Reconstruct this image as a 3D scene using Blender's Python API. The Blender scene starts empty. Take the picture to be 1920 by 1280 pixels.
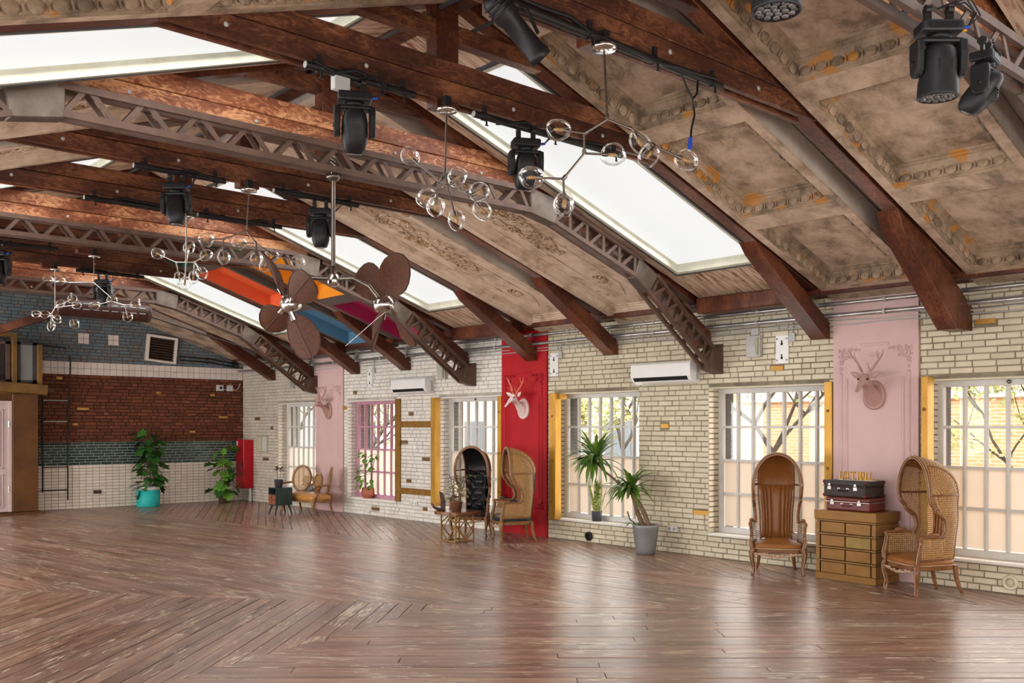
import bpy, math, random
from math import sin, cos, pi, radians, sqrt
from mathutils import Vector, Matrix, noise as mnoise

sc = bpy.context.scene
COL = sc.collection
R = random.Random(11)

# ------------------------------------------------------------------ camera, sky, exposure
cd = bpy.data.cameras.new('camera'); cam = bpy.data.objects.new('camera', cd); COL.objects.link(cam)
cd.sensor_width = 36; cd.lens = 1800 / 1920 * 36; cd.shift_y = 160 / 1920
cd.clip_start = .05; cd.clip_end = 300
cam.location = (0, 0, 1.9)
cam.rotation_euler = (pi / 2, 0, -math.atan2(.66761, .74451))
sc.camera = cam
sc.view_settings.view_transform = 'Standard'; sc.view_settings.look = 'None'
sc.view_settings.exposure = 0.16; sc.view_settings.gamma = 1; sc.view_settings.use_curve_mapping = False
w = bpy.data.worlds.new('overcast_sky'); sc.world = w; w.use_nodes = True
bg = w.node_tree.nodes['Background']
wt = w.node_tree
g1 = wt.nodes.new('ShaderNodeTexCoord'); g2 = wt.nodes.new('ShaderNodeSeparateXYZ'); g3 = wt.nodes.new('ShaderNodeValToRGB')
wt.links.new(g1.outputs['Generated'], g2.inputs[0]); wt.links.new(g2.outputs['Z'], g3.inputs[0]); wt.links.new(g3.outputs[0], bg.inputs[0])
g3.color_ramp.elements[0].color = (.88, .91, .95, 1); g3.color_ramp.elements[1].color = (1, 1, 1, 1)
bg.inputs[1].default_value = 6.0
cy = sc.cycles
cy.max_bounces = 8; cy.diffuse_bounces = 5; cy.glossy_bounces = 4; cy.transmission_bounces = 4; cy.transparent_max_bounces = 24
cy.caustics_reflective = False; cy.caustics_refractive = False; cy.sample_clamp_indirect = 6
cy.use_denoising = True; cy.use_adaptive_sampling = True

# ------------------------------------------------------------------ room figures
XR, XL, YF, YB = 11.5, -1.27, 23.35, -4.0          # right wall, left wall, far wall, back wall
XM = 5.2                                          # ridge
TY = dict(T0=1.0, S0=2.87, T1=4.72, T2=6.54, S1=8.39, T3=10.24, T4=12.10, S2=13.95, T5=15.86, T6=17.74, S3=19.65, T7=21.53)
WIN = [(3.40, 5.28), (6.60, 8.52), (9.86, 11.73), (13.07, 14.96), (16.40, 18.30), (19.65, 21.45)]   # window openings along the right wall
WZ0, WZ1, WX = .35, 2.47, 11.76
SKYBAYS = [('T0', 'S0'), ('T2', 'S1'), ('T4', 'S2'), ('T6', 'S3')]
def zr(x): return 3.53 + .335 * (11.5 - x)        # underside of the right slope's panels
def zl(x): return 4.37 + .335 * (x - 1.6)         # the left slope's
SKX = {'R': (6.1, 10.27), 'L': (.0, 4.45)}

# ------------------------------------------------------------------ area lamps: day at windows and skylights, added fill at the back wall
def area(loc, rot, sx, sy, power, col=(1, 1, 1), name='daylight_and_fill'):
    l = bpy.data.lights.new(name, 'AREA'); l.shape = 'RECTANGLE'; l.size = sx; l.size_y = sy; l.energy = power; l.color = col
    o = bpy.data.objects.new(name, l); COL.objects.link(o); o.location = loc; o.rotation_euler = rot
    return o
PW_RIGHT, PW_LEFT, PW_SKY, PW_BACK_FILL = 20, 66, 54, 420
for a, b in WIN + [(.14, 2.02), (-3.1, -1.2)]:
    area((XR + .12, (a + b) / 2, 1.42), (0, radians(90), 0), 2.0, b - a - .1, PW_RIGHT * (.45 if a > 12 else 1), (1, .98, .95))
    area((XL - .12, (a + b) / 2, 1.55), (0, radians(-90), 0), 2.2, b - a - .1, PW_LEFT * (4.5 if a > 19 else 2.6 if a > 12 else 1), (1, .97, .93))
sl_ang = math.atan(.335)
for a, b in SKYBAYS:
    ym = (TY[a] + TY[b]) / 2 + .02
    xm = (SKX['R'][0] + SKX['R'][1]) / 2; area((xm, ym, zr(xm) + .1), (0, sl_ang, 0), 4.0, 1.2, PW_SKY * (.45 if a == 'T0' else 1), (.97, .99, 1))
    xm = (SKX['L'][0] + SKX['L'][1]) / 2; area((xm, ym, zl(xm) + .1), (0, -sl_ang, 0), 4.2, 1.2, PW_SKY * (.45 if a == 'T0' else 1), (.97, .99, 1))
area((5.2, YB + .1, 1.8), (radians(90), 0, 0), 9, 2.4, PW_BACK_FILL, (1, .97, .93))  # added fill lamp; this wall has no opening

# ------------------------------------------------------------------ helpers
class MB:
    def __init__(s): s.v = []; s.f = []; s.sm = []; s.uv = {}; s.t = {}
    def add(s, vs, fs, smooth=False, uv=None, tint=None):
        o = len(s.v); s.v += [tuple(p) for p in vs]
        for i, f in enumerate(fs):
            k = len(s.f); s.f.append([a + o for a in f]); s.sm.append(smooth)
            if uv is not None: s.uv[k] = [uv[a] for a in f]
            if tint is not None: s.t[k] = tint
        return s
    def box(s, x0, x1, y0, y1, z0, z1, M=None, tint=None):
        vs = [Vector((x, y, z)) for z in (z0, z1) for y in (y0, y1) for x in (x0, x1)]
        if M: vs = [M @ p for p in vs]
        return s.add(vs, [(0, 2, 3, 1), (4, 5, 7, 6), (0, 1, 5, 4), (2, 6, 7, 3), (0, 4, 6, 2), (1, 3, 7, 5)], tint=tint)
    def bar(s, p, q, w, h, up=(0, 0, 1), tint=None):
        p = Vector(p); q = Vector(q); d = (q - p); L = d.length; d.normalize(); up = Vector(up)
        sx = d.cross(up)
        if sx.length < 1e-4: sx = d.cross(Vector((1, 0, 0)))
        sx.normalize(); u = sx.cross(d)
        M = Matrix((sx, d, u)).transposed().to_4x4(); M.translation = p
        return s.box(-w / 2, w / 2, 0, L, -h / 2, h / 2, M, tint)
    def prism(s, poly, ax, a, b):
        n = len(poly)
        def mk(u, v, t): return {'y': (u, t, v), 'x': (t, u, v), 'z': (u, v, t)}[ax]
        vs = [mk(u, v, a) for u, v in poly] + [mk(u, v, b) for u, v in poly]
        fs = [list(range(n)), list(range(2 * n - 1, n - 1, -1))] + [(i, n + i, n + (i + 1) % n, (i + 1) % n) for i in range(n)]
        area2 = sum(poly[i][0] * poly[(i + 1) % n][1] - poly[(i + 1) % n][0] * poly[i][1] for i in range(n))
        flip = (area2 > 0) != (ax == 'y')
        if b < a: flip = not flip
        if flip: fs = [tuple(reversed(f)) for f in fs]
        return s.add(vs, fs)
    def tube(s, pts, r, n=8, smooth=True, caps=True, flat=1.0, up=None):
        pts = [Vector(p) for p in pts]; m = len(pts)
        rs = r if isinstance(r, (list, tuple)) else [r] * m
        d0 = (pts[1] - pts[0]).normalized()
        a = Vector(up) if up else (Vector((0, 0, 1)) if abs(d0.z) < .9 else Vector((1, 0, 0)))
        vs = []
        for i in range(m):
            d = (pts[min(i + 1, m - 1)] - pts[max(i - 1, 0)])
            d = d.normalized() if d.length > 1e-9 else d0
            a = a - d * a.dot(d)
            a = a.normalized() if a.length > 1e-6 else d.orthogonal().normalized()
            b = d.cross(a)
            for k in range(n):
                t = 2 * pi * k / n
                vs.append(pts[i] + (a * cos(t) * flat + b * sin(t)) * rs[i])
        fs = [(i * n + k, i * n + (k + 1) % n, (i + 1) * n + (k + 1) % n, (i + 1) * n + k) for i in range(m - 1) for k in range(n)]
        s.add(vs, fs, smooth)
        if caps:
            s.add(vs[:n], [tuple(reversed(range(n)))]); s.add(vs[-n:], [tuple(range(n))])
        return s
    def loft(s, rings, smooth=True, caps=True):
        n = len(rings[0]); vs = [p for r in rings for p in r]
        s.add(vs, [(i * n + k, i * n + (k + 1) % n, (i + 1) * n + (k + 1) % n, (i + 1) * n + k) for i in range(len(rings) - 1) for k in range(n)], smooth)
        if caps: s.add(rings[0], [tuple(reversed(range(n)))]); s.add(rings[-1], [tuple(range(n))])
        return s
    def lathe(s, prof, n=20, M=None, smooth=True):
        rings = []
        for r, z in prof:
            rg = [Vector((max(r, 1e-4) * cos(2 * pi * k / n), max(r, 1e-4) * sin(2 * pi * k / n), z)) for k in range(n)]
            rings.append([M @ p for p in rg] if M else rg)
        return s.loft(rings, smooth)
    def ell(s, c, r, n=14, m=9, M=None, fn=None):
        rings = []
        for i in range(m + 1):
            ph = -pi / 2 + pi * i / m
            rg = []
            for k in range(n):
                t = 2 * pi * k / n; d = Vector((cos(ph) * cos(t), cos(ph) * sin(t), sin(ph)))
                q = fn(d) if fn else 1.0
                p = Vector((d.x * r[0], d.y * r[1], d.z * r[2])) * q
                rg.append((M @ p if M else p) + Vector(c))
            rings.append(rg)
        return s.loft(rings, True, False)
    def grid(s, fn, nu, nv, smooth=True, uvf=None, flip=False):
        vs = []; uv = []
        for i in range(nu + 1):
            for j in range(nv + 1):
                u = i / nu; v = j / nv; vs.append(fn(u, v)); uv.append(uvf(u, v) if uvf else (u, v))
        fs = []
        for i in range(nu):
            for j in range(nv):
                a = i * (nv + 1) + j; q = (a, a + nv + 1, a + nv + 2, a + 1)
                fs.append(tuple(reversed(q)) if flip else q)
        return s.add(vs, fs, smooth, uv)
    def mesh(s, name):
        me = bpy.data.meshes.new(name); me.from_pydata(s.v, [], s.f)
        me.polygons.foreach_set('use_smooth', s.sm)
        if s.uv:
            l = me.uv_layers.new(name='UVMap').data
            for k, us in s.uv.items():
                st = me.polygons[k].loop_start
                for i, u in enumerate(us): l[st + i].uv = u
        if s.t:
            at = me.attributes.new('tint', 'FLOAT', 'FACE')
            at.data.foreach_set('value', [s.t.get(i, 0.0) for i in range(len(s.f))])
        me.update(); return me
    def build(s, name, m, parent=None, bevel=0, seg=1, loc=None, kind=None, label=None, solid=0):
        me = s.mesh(name); me.materials.append(m)
        return link(name, me, parent, bevel, seg, loc, kind, label, solid)

def link(name, me, parent=None, bevel=0, seg=1, loc=None, kind=None, label=None, solid=0):
    o = bpy.data.objects.new(name, me); COL.objects.link(o)
    if parent: o.parent = parent
    if loc: o.location = loc
    if solid:
        md = o.modifiers.new('thickness', 'SOLIDIFY'); md.thickness = solid; md.offset = 0
    if bevel:
        md = o.modifiers.new('edges', 'BEVEL'); md.width = bevel; md.segments = seg; md.limit_method = 'ANGLE'; md.angle_limit = radians(40)
    if kind: o['kind'] = kind
    if label: o['label'] = label
    return o
def tag(o, label, cat, group=None, kind=None):
    o['label'] = label; o['category'] = cat
    if group: o['group'] = group
    if kind: o['kind'] = kind
    return o
def thing(name, label, cat, loc=(0, 0, 0), rz=0, group=None, rot=None):
    o = bpy.data.objects.new(name, None); COL.objects.link(o); o.location = loc
    o.rotation_euler = rot if rot else (0, 0, rz); o.empty_display_size = .1
    return tag(o, label, cat, group)
def struct(name, loc=(0, 0, 0), label=None):
    o = bpy.data.objects.new(name, None); COL.objects.link(o); o.location = loc; o['kind'] = 'structure'
    if label: o['label'] = label
    return o
def copy_tree(o, parent=None):
    c = o.copy(); COL.objects.link(c); c.parent = parent
    for ch in list(o.children): copy_tree(ch, c)
    return c
def rotto(d, up=(0, 0, 1)):                          # matrix taking +Z to direction d
    return Vector((0, 0, 1)).rotation_difference(Vector(d).normalized()).to_matrix().to_4x4()
def TR(loc, rot=(0, 0, 0)):
    from mathutils import Euler
    return Matrix.Translation(loc) @ Euler(rot).to_matrix().to_4x4()

# ------------------------------------------------------------------ materials
def newmat(name):
    m = bpy.data.materials.new(name); m.use_nodes = True; nt = m.node_tree
    return m, nt, nt.nodes['Principled BSDF']
def nd(nt, typ, ins=None, **kw):
    n = nt.nodes.new('ShaderNode' + typ)
    for k, v in kw.items(): setattr(n, k, v)
    for k, v in (ins or {}).items():
        if isinstance(v, bpy.types.NodeSocket): nt.links.new(v, n.inputs[k])
        else: n.inputs[k].default_value = v
    return n
def ramp(nt, fac, stops, interp='LINEAR'):
    n = nt.nodes.new('ShaderNodeValToRGB'); nt.links.new(fac, n.inputs[0]); cr = n.color_ramp; cr.interpolation = interp
    while len(cr.elements) < len(stops): cr.elements.new(.5)
    for e, (p, c) in zip(cr.elements, stops):
        e.position = p; e.color = (*c, 1) if len(c) == 3 else c
    return n.outputs[0]
def c4(c): return (*c, 1)
def coords(nt, coord, scale, rnd=True):
    tc = nd(nt, 'TexCoord'); src = tc.outputs[coord]
    mp = nd(nt, 'Mapping', {'Vector': src, 'Scale': scale})
    if rnd:
        oi = nd(nt, 'ObjectInfo'); mu = nd(nt, 'Math', {0: oi.outputs['Random'], 1: 37.0}, operation='MULTIPLY')
        ad = nd(nt, 'VectorMath', {0: mp.outputs[0], 1: mu.outputs[0]}, operation='ADD'); return ad.outputs[0]
    return mp.outputs[0]
def vary(nt, col, amount):
    oi = nd(nt, 'ObjectInfo'); at = nd(nt, 'Attribute', attribute_name='tint')
    a = nd(nt, 'Math', {0: oi.outputs['Random'], 1: at.outputs['Fac']}, operation='ADD')
    fr = nd(nt, 'Math', {0: a.outputs[0]}, operation='FRACT')
    mr = nd(nt, 'MapRange', {'Value': fr.outputs[0], 3: 1 - amount, 4: 1 + amount})
    h = nd(nt, 'HueSaturation', {'Color': col, 'Value': mr.outputs[0]}); return h.outputs[0]
def bumpn(nt, b, vec, scale, strength, dist=.01, detail=4):
    n = nd(nt, 'TexNoise', {'Vector': vec, 'Scale': scale, 'Detail': detail})
    bp = nd(nt, 'Bump', {'Height': n.outputs[0], 'Strength': strength, 'Distance': dist}); nt.links.new(bp.outputs[0], b.inputs['Normal'])
def mat(name, c1, c2=None, rough=.6, metal=0., scale=4, stretch=(1, 1, 1), coord='Object', bump=0., bscale=30, rnd=0., lo=.35, hi=.65, detail=4, c3=None, spec=None, bdist=.01, coat=0):
    m, nt, b = newmat(name)
    b.inputs['Roughness'].default_value = rough; b.inputs['Metallic'].default_value = metal
    b.inputs['Specular IOR Level'].default_value = .3 if spec is None else spec
    if coat: b.inputs['Coat Weight'].default_value = coat; b.inputs['Coat Roughness'].default_value = .2
    c2 = c2 or tuple(x * .85 for x in c1)
    v = coords(nt, coord, stretch)
    n = nd(nt, 'TexNoise', {'Vector': v, 'Scale': scale, 'Detail': detail, 'Roughness': .6})
    st = [(lo, c1), (hi, c2)]
    if c3: st.append((min(hi + .14, 1), c3))
    col = ramp(nt, n.outputs[0], st)
    if rnd: col = vary(nt, col, rnd)
    nt.links.new(col, b.inputs['Base Color'])
    if bump: bumpn(nt, b, v, bscale, bump, bdist)
    return m
def glass(name, tint=(1, 1, 1), refl=.5, rough=.02):
    m, nt, b = newmat(name); out = nt.nodes['Material Output']
    tr = nd(nt, 'BsdfTransparent', {'Color': c4(tint)}); gl = nd(nt, 'BsdfGlossy', {'Color': (1, 1, 1, 1), 'Roughness': rough})
    lw = nd(nt, 'LayerWeight', {'Blend': .25}); mu = nd(nt, 'Math', {0: lw.outputs['Fresnel'], 1: refl}, operation='MULTIPLY')
    mx = nd(nt, 'MixShader', {0: mu.outputs[0], 1: tr.outputs[0], 2: gl.outputs[0]}); nt.links.new(mx.outputs[0], out.inputs[0])
    return m
MT = {}
MT['cream'] = mat('paint_cream', (.615, .545, .405), (.53, .465, .335), rough=.5, scale=2.2, bump=.5, bscale=26, rnd=.07)
MT['white'] = mat('paint_white', (.73, .69, .63), (.65, .61, .55), rough=.5, scale=2.2, bump=.5, bscale=26, rnd=.06)
MT['greige'] = mat('paint_greige', (.62, .55, .46), (.52, .46, .385), rough=.55, scale=2.2, bump=.5, bscale=26, rnd=.06)
MT['joint_cream'] = mat('joint_cream', (.29, .245, .17), (.15, .12, .08), rough=.9, scale=3, bump=.4)
MT['joint_white'] = mat('joint_white', (.48, .44, .39), (.30, .265, .23), rough=.9, scale=3, bump=.4)
MT['joint_greige'] = mat('joint_greige', (.38, .33, .27), (.26, .22, .18), rough=.9, scale=3, bump=.4)
MT['plaster_white'] = mat('plaster_white', (.78, .74, .68), (.70, .66, .60), rough=.7, bump=.3)
MT['pink'] = mat('paint_pink', (.60, .405, .385), (.56, .375, .355), rough=.55, scale=3, bump=.12, bscale=60)
MT['pinkdeer'] = mat('paint_dusky_pink', (.46, .27, .235), (.38, .215, .19), rough=.45, scale=6)
MT['red'] = mat('paint_red', (.42, .012, .018), (.36, .010, .015), rough=.5, scale=3, bump=.08, bscale=60, spec=.15)
MT['deerwhite'] = mat('paint_pale_pink', (.80, .62, .58), (.72, .55, .52), rough=.45)
MT['salmon'] = mat('paint_salmon', (.75, .22, .13), (.62, .17, .10), rough=.45)
MT['gold'] = mat('paint_gold', (.56, .30, .045), (.40, .20, .03), rough=.42, scale=5, stretch=(1, 1, .3), bump=.2, metal=.35)
MT['golddark'] = mat('paint_gold_dark', (.32, .16, .035), (.22, .105, .025), rough=.42, scale=6, bump=.2, metal=.3)
MT['goldbrick'] = mat('brick_gold', (.55, .30, .055), (.42, .21, .035), rough=.45, bump=.3, metal=.3)
MT['brownbrick'] = mat('brick_brown', (.19, .10, .035), (.13, .07, .025), rough=.5, bump=.3)
MT['metalwhite'] = mat('enamel_white', (.76, .75, .73), (.72, .71, .69), rough=.35)
MT['metalgrey'] = mat('enamel_grey', (.44, .43, .41), (.40, .39, .37), rough=.45)
MT['steel'] = mat('conduit_steel', (.52, .50, .48), (.36, .34, .33), rough=.32, metal=.8, scale=8)
MT['chrome'] = mat('chrome', (.75, .74, .72), (.6, .58, .55), rough=.16, metal=1)
MT['nickel'] = mat('nickel_latch', (.42, .40, .37), (.30, .28, .25), rough=.35, metal=.7)
MT['bronze'] = mat('rod_bronze', (.22, .18, .15), (.16, .13, .11), rough=.3, metal=.9)
MT['black'] = mat('black_plastic', (.007, .007, .008), (.010, .010, .011), rough=.45, scale=10)
MT['blackm'] = mat('black_metal', (.010, .009, .0085), (.015, .013, .012), rough=.45)
MT['darkgrey'] = mat('charcoal', (.012, .012, .014), (.016, .016, .018), rough=.45)
MT['blueplug'] = mat('blue_connector', (.02, .07, .45), rough=.4)
MT['yellowplug'] = mat('yellow_connector', (.7, .35, .02), rough=.4)
MT['lens'] = mat('lens_glass', (.25, .24, .23), (.10, .10, .10), rough=.08, metal=.6)
MT['steelbrown'] = mat('steel_brown', (.105, .058, .040), (.070, .038, .026), rough=.55, metal=.0, scale=6, bump=.1)
MT['plate'] = mat('weathered_plate', (.13, .10, .08), (.075, .052, .038), rough=.45, metal=.35, scale=4, bump=.15)

def timber(name, dark, mid, hot, stretch, coord='Object', rough=.5, hs=.62):
    m, nt, b = newmat(name); b.inputs['Roughness'].default_value = rough
    v = coords(nt, coord, stretch)
    n1 = nd(nt, 'TexNoise', {'Vector': v, 'Scale': 2.6, 'Detail': 6, 'Roughness': .65, 'Distortion': 2.2})
    n2 = nd(nt, 'TexNoise', {'Vector': v, 'Scale': .5, 'Detail': 2})
    mx = nd(nt, 'Math', {0: n1.outputs[0], 1: n2.outputs[0]}, operation='ADD'); hf = nd(nt, 'Math', {0: mx.outputs[0], 1: .5}, operation='MULTIPLY')
    col = ramp(nt, hf.outputs[0], [(.36, dark), (.50, mid), (hs, hot)])
    col = vary(nt, col, .12)
    b.inputs['Specular IOR Level'].default_value = .3; nt.links.new(col, b.inputs['Base Color']); bumpn(nt, b, v, 6, .35, .008)
    return m
MT['timber'] = timber('scorched_timber', (.030, .009, .005), (.080, .025, .012), (.22, .085, .035), (2.2, 5, 6))
MT['timber_lit'] = timber('scorched_timber_lit', (.10, .026, .011), (.27, .085, .036), (.70, .34, .16), (2.4, 5, 6), hs=.60)  # same timber, with the skylight's glow on the beams painted into the colour
MT['timberfoot'] = timber('varnished_timber', (.045, .012, .007), (.085, .024, .012), (.17, .058, .026), (3, 6, 3), rough=.34)
MT['deck'] = mat('roof_boards', (.62, .46, .33), (.50, .345, .24), rough=.7, scale=3.2, stretch=(1, 7, 1), bump=.3, bscale=8, c3=(.20, .07, .035), lo=.4, hi=.53, rnd=.1)
MT['chairwood'] = mat('carved_wood', (.235, .095, .033), (.13, .05, .018), rough=.33, scale=9, bump=.15, c3=(.52, .35, .21), hi=.62)
MT['goldwood'] = mat('gilded_wood', (.25, .12, .042), (.18, .082, .028), rough=.35, scale=9, bump=.15, c3=(.55, .36, .2), hi=.63)
MT['chairline'] = mat('gilt_line', (.46, .32, .215), (.36, .225, .14), rough=.4)
MT['tan'] = mat('leather_tan', (.285, .108, .027), (.235, .088, .020), rough=.36, scale=5, bump=.15, bscale=90, bdist=.004)
MT['seam'] = mat('leather_seam', (.09, .03, .01), rough=.6)
MT['blackleather'] = mat('leather_black', (.012, .012, .013), (.02, .02, .021), rough=.3, bump=.12, bscale=90, bdist=.004)
MT['amber'] = mat('leather_amber', (.50, .235, .06), (.36, .15, .035), rough=.3, scale=7, bump=.2, bscale=30)
MT['chest'] = mat('chest_bronze', (.215, .098, .018), (.175, .078, .014), rough=.42, scale=4, stretch=(1, 1, 2.5), metal=.25, bump=.06)
MT['chestpatch'] = mat('chest_worn_patch', (.30, .20, .05), (.22, .14, .035), rough=.5, scale=6)
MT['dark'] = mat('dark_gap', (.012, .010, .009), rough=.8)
MT['casered'] = mat('suitcase_oxblood', (.135, .020, .013), (.09, .014, .010), rough=.36, scale=7, bump=.15, bscale=70, c3=(.25, .06, .04), hi=.7)
MT['casebrown'] = mat('suitcase_brown', (.045, .026, .017), (.028, .017, .012), rough=.5, scale=5, bump=.2, c3=(.16, .045, .045), hi=.62)
MT['casegrey'] = mat('suitcase_grey_lid', (.055, .046, .038), (.032, .027, .023), rough=.55, scale=6, bump=.2)
MT['teal'] = mat('pot_teal', (.012, .32, .30), (.02, .40, .37), rough=.5, scale=5, stretch=(1, 1, 6), bump=.2)
MT['potwhite'] = mat('pot_white', (.62, .60, .56), rough=.5)
MT['potgrey'] = mat('pot_pewter', (.25, .25, .25), (.20, .20, .20), rough=.4, metal=.3, scale=5)
MT['potdark'] = mat('pot_slate', (.07, .07, .08), (.05, .05, .06), rough=.5)
MT['potbrown'] = mat('pot_bronze', (.07, .05, .03), (.12, .08, .04), rough=.4)
MT['terracotta'] = mat('pot_terracotta', (.42, .13, .075), (.34, .10, .06), rough=.6)
MT['soil'] = mat('soil', (.03, .02, .013), rough=.95, bump=.5)
MT['leaf'] = mat('leaf_green', (.035, .115, .018), (.016, .060, .010), rough=.38, scale=6, rnd=.3)
MT['leafy'] = mat('leaf_bright', (.13, .27, .03), (.06, .16, .02), rough=.4, scale=6, rnd=.3)
MT['leafyucca'] = mat('leaf_strap', (.13, .23, .03), (.055, .13, .018), rough=.4, scale=4, rnd=.25)
MT['leafdark'] = mat('leaf_purple_brown', (.055, .022, .016), (.03, .014, .010), rough=.4, rnd=.3)
MT['leafgrey'] = mat('leaf_sage', (.22, .28, .12), (.14, .20, .07), rough=.5, rnd=.3)
MT['bark'] = mat('bark', (.19, .12, .07), (.11, .065, .035), rough=.8, scale=12, stretch=(1, 1, 3), bump=.5)
MT['cabgreen'] = mat('cabinet_green', (.032, .052, .042), (.022, .038, .030), rough=.45, scale=5)
MT['drawerwood'] = mat('drawer_wood', (.30, .10, .045), (.20, .06, .03), rough=.5, scale=8, bump=.2)
MT['tablewood'] = mat('table_top_wood', (.22, .085, .025), (.10, .035, .012), rough=.25, scale=4, stretch=(1, 5, 1), coat=.4)
MT['brass'] = mat('brass_tube', (.40, .22, .07), (.30, .16, .05), rough=.35, metal=.6)
MT['darkwood'] = mat('dark_wood', (.06, .022, .014), (.035, .014, .010), rough=.4, scale=8)
MT['ribwood'] = mat('rib_wood', (.30, .13, .05), (.2, .08, .03), rough=.5)
MT['fanblade'] = mat('fan_blade_woven', (.090, .031, .014), (.058, .020, .009), rough=.6, scale=30, bump=.6, bscale=150, bdist=.004)
MT['firered'] = mat('enamel_fire_red', (.50, .008, .020), (.43, .007, .016), rough=.35)
MT['boardcream'] = mat('notice_board', (.42, .40, .26), (.34, .33, .20), rough=.6)
MT['sky_pane'], nt, b = newmat('frosted_skylight')
b.inputs['Base Color'].default_value = (.25, .26, .26, 1); b.inputs['Roughness'].default_value = .5
b.inputs['Emission Color'].default_value = (.965, .985, .98, 1); b.inputs['Emission Strength'].default_value = .68
MT['skyframe'] = mat('skylight_frame_cream', (.62, .60, .48), (.52, .50, .39), rough=.6, bump=.2)
MT['skyseal'] = mat('skylight_seal', (.07, .075, .08), rough=.5)
MT['clear'] = glass('window_glass', (.97, .985, .98), .5)
MT['globe'] = glass('globe_glass', (.985, .99, .985), .55, .03)
MT['frost'], nt, b = newmat('frosted_film'); out = nt.nodes['Material Output']
_t = nd(nt, 'BsdfTranslucent', {'Color': (.88, .83, .76, 1)}); _d = nd(nt, 'BsdfDiffuse', {'Color': (.74, .68, .60, 1)})
_m = nd(nt, 'MixShader', {0: .35, 1: _t.outputs[0], 2: _d.outputs[0]}); nt.links.new(_m.outputs[0], out.inputs[0])
MT['winpaint'] = mat('window_paint', (.60, .585, .555), (.54, .525, .495), rough=.45, scale=6)
MT['winpink'] = mat('window_paint_pink', (.50, .26, .33), (.44, .22, .29), rough=.45)
MT['outerbrick'] = mat('outer_reveal_brick', (.10, .09, .085), (.07, .062, .058), rough=.85, bump=.4)

def plaster(name, a, b_, c, rust, rs=.66):
    m, nt, b = newmat(name); b.inputs['Roughness'].default_value = .7
    v = coords(nt, 'Object', (1, 1, 1))
    n1 = nd(nt, 'TexNoise', {'Vector': v, 'Scale': 2.7, 'Detail': 8, 'Roughness': .72, 'Distortion': .25})
    n2 = nd(nt, 'TexNoise', {'Vector': v, 'Scale': 3.1, 'Detail': 3})
    col = ramp(nt, n1.outputs[0], [(.38, a), (.47, b_), (.60, c)])
    f = ramp(nt, n2.outputs[0], [(rs, (0, 0, 0)), (rs + .05, (1, 1, 1))])
    mx = nd(nt, 'Mix', {0: f, 6: col, 7: c4(rust)}, data_type='RGBA'); nt.links.new(mx.outputs[2], b.inputs['Base Color'])
    bumpn(nt, b, v, 9, .25, .01, 6)
    return m
MT['plaster'] = plaster('aged_plaster', (.19, .135, .09), (.36, .255, .175), (.50, .37, .27), (.28, .17, .09), .74)
MT['plastermould'] = plaster('aged_plaster_moulding', (.12, .082, .050), (.23, .16, .10), (.37, .265, .175), (.40, .17, .03), .60)
MT['plastergrey'] = mat('plaster_grey_side', (.50, .43, .36), (.38, .32, .265), rough=.75, scale=2.5, bump=.15)
MT['plasterpale'] = plaster('pale_ornament_plaster', (.36, .26, .18), (.52, .385, .28), (.64, .50, .38), (.30, .17, .07), .66)
MT['orn'] = plaster('ornament_relief', (.26, .165, .09), (.42, .29, .185), (.60, .46, .33), (.32, .17, .05), .60)
MT['coffdark'] = mat('coffer_frame_brown', (.10, .075, .062), (.085, .062, .050), rough=.6)
for k, c in dict(orange=(.80, .29, .012), magenta=(.33, .012, .075), redor=(.70, .105, .030), blue=(.075, .19, .30), green=(.02, .05, .025), maroon=(.25, .02, .03)).items():
    MT['cf_' + k] = mat('coffer_' + k, c, tuple(x * .93 for x in c), rough=.65, scale=3)
# far-wall materials
MT['farbrick'] = mat('old_brick', (.20, .060, .028), (.13, .040, .020), rough=.8, scale=1.7, bump=.5, bscale=20, rnd=.22, c3=(.28, .10, .05), hi=.6)
MT['farjoint'] = mat('old_brick_joint', (.075, .032, .020), (.04, .02, .014), rough=.95, bump=.5)
MT['greentile'] = mat('green_tile', (.035, .065, .052), (.02, .04, .034), rough=.16, scale=1.6, rnd=.3, c3=(.10, .15, .12), hi=.6)
MT['greenjoint'] = mat('green_tile_grout', (.42, .44, .38), rough=.8)
MT['whitetile'] = mat('cream_tile', (.84, .74, .62), (.77, .67, .56), rough=.25, rnd=.06)
MT['whitejoint'] = mat('dark_grout', (.13, .11, .095), rough=.9)
MT['sqtile'] = mat('square_tile', (.76, .67, .61), (.70, .62, .56), rough=.3, rnd=.05)
MT['sqjoint'] = mat('square_tile_grout', (.28, .23, .20), rough=.9)
MT['bluebrick'] = mat('blue_grey_brick', (.115, .175, .215), (.15, .165, .165), rough=.75, scale=2, bump=.5, rnd=.14, c3=(.24, .18, .135), lo=.4, hi=.58)
MT['bluejoint'] = mat('blue_grey_joint', (.105, .085, .07), (.07, .06, .05), rough=.9)
MT['rust'] = mat('rusty_panel', (.135, .055, .014), (.085, .034, .012), rough=.5, scale=1.6, metal=.3, bump=.1)
MT['ochre'] = mat('ochre_beam', (.20, .10, .022), (.11, .055, .016), rough=.5, scale=3, metal=.2, bump=.2)
MT['doorpink'] = mat('door_pink', (.52, .40, .375), (.46, .35, .33), rough=.5)
MT['mesh'] = mat('dark_mesh', (.05, .045, .042), (.035, .032, .03), rough=.5)

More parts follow.
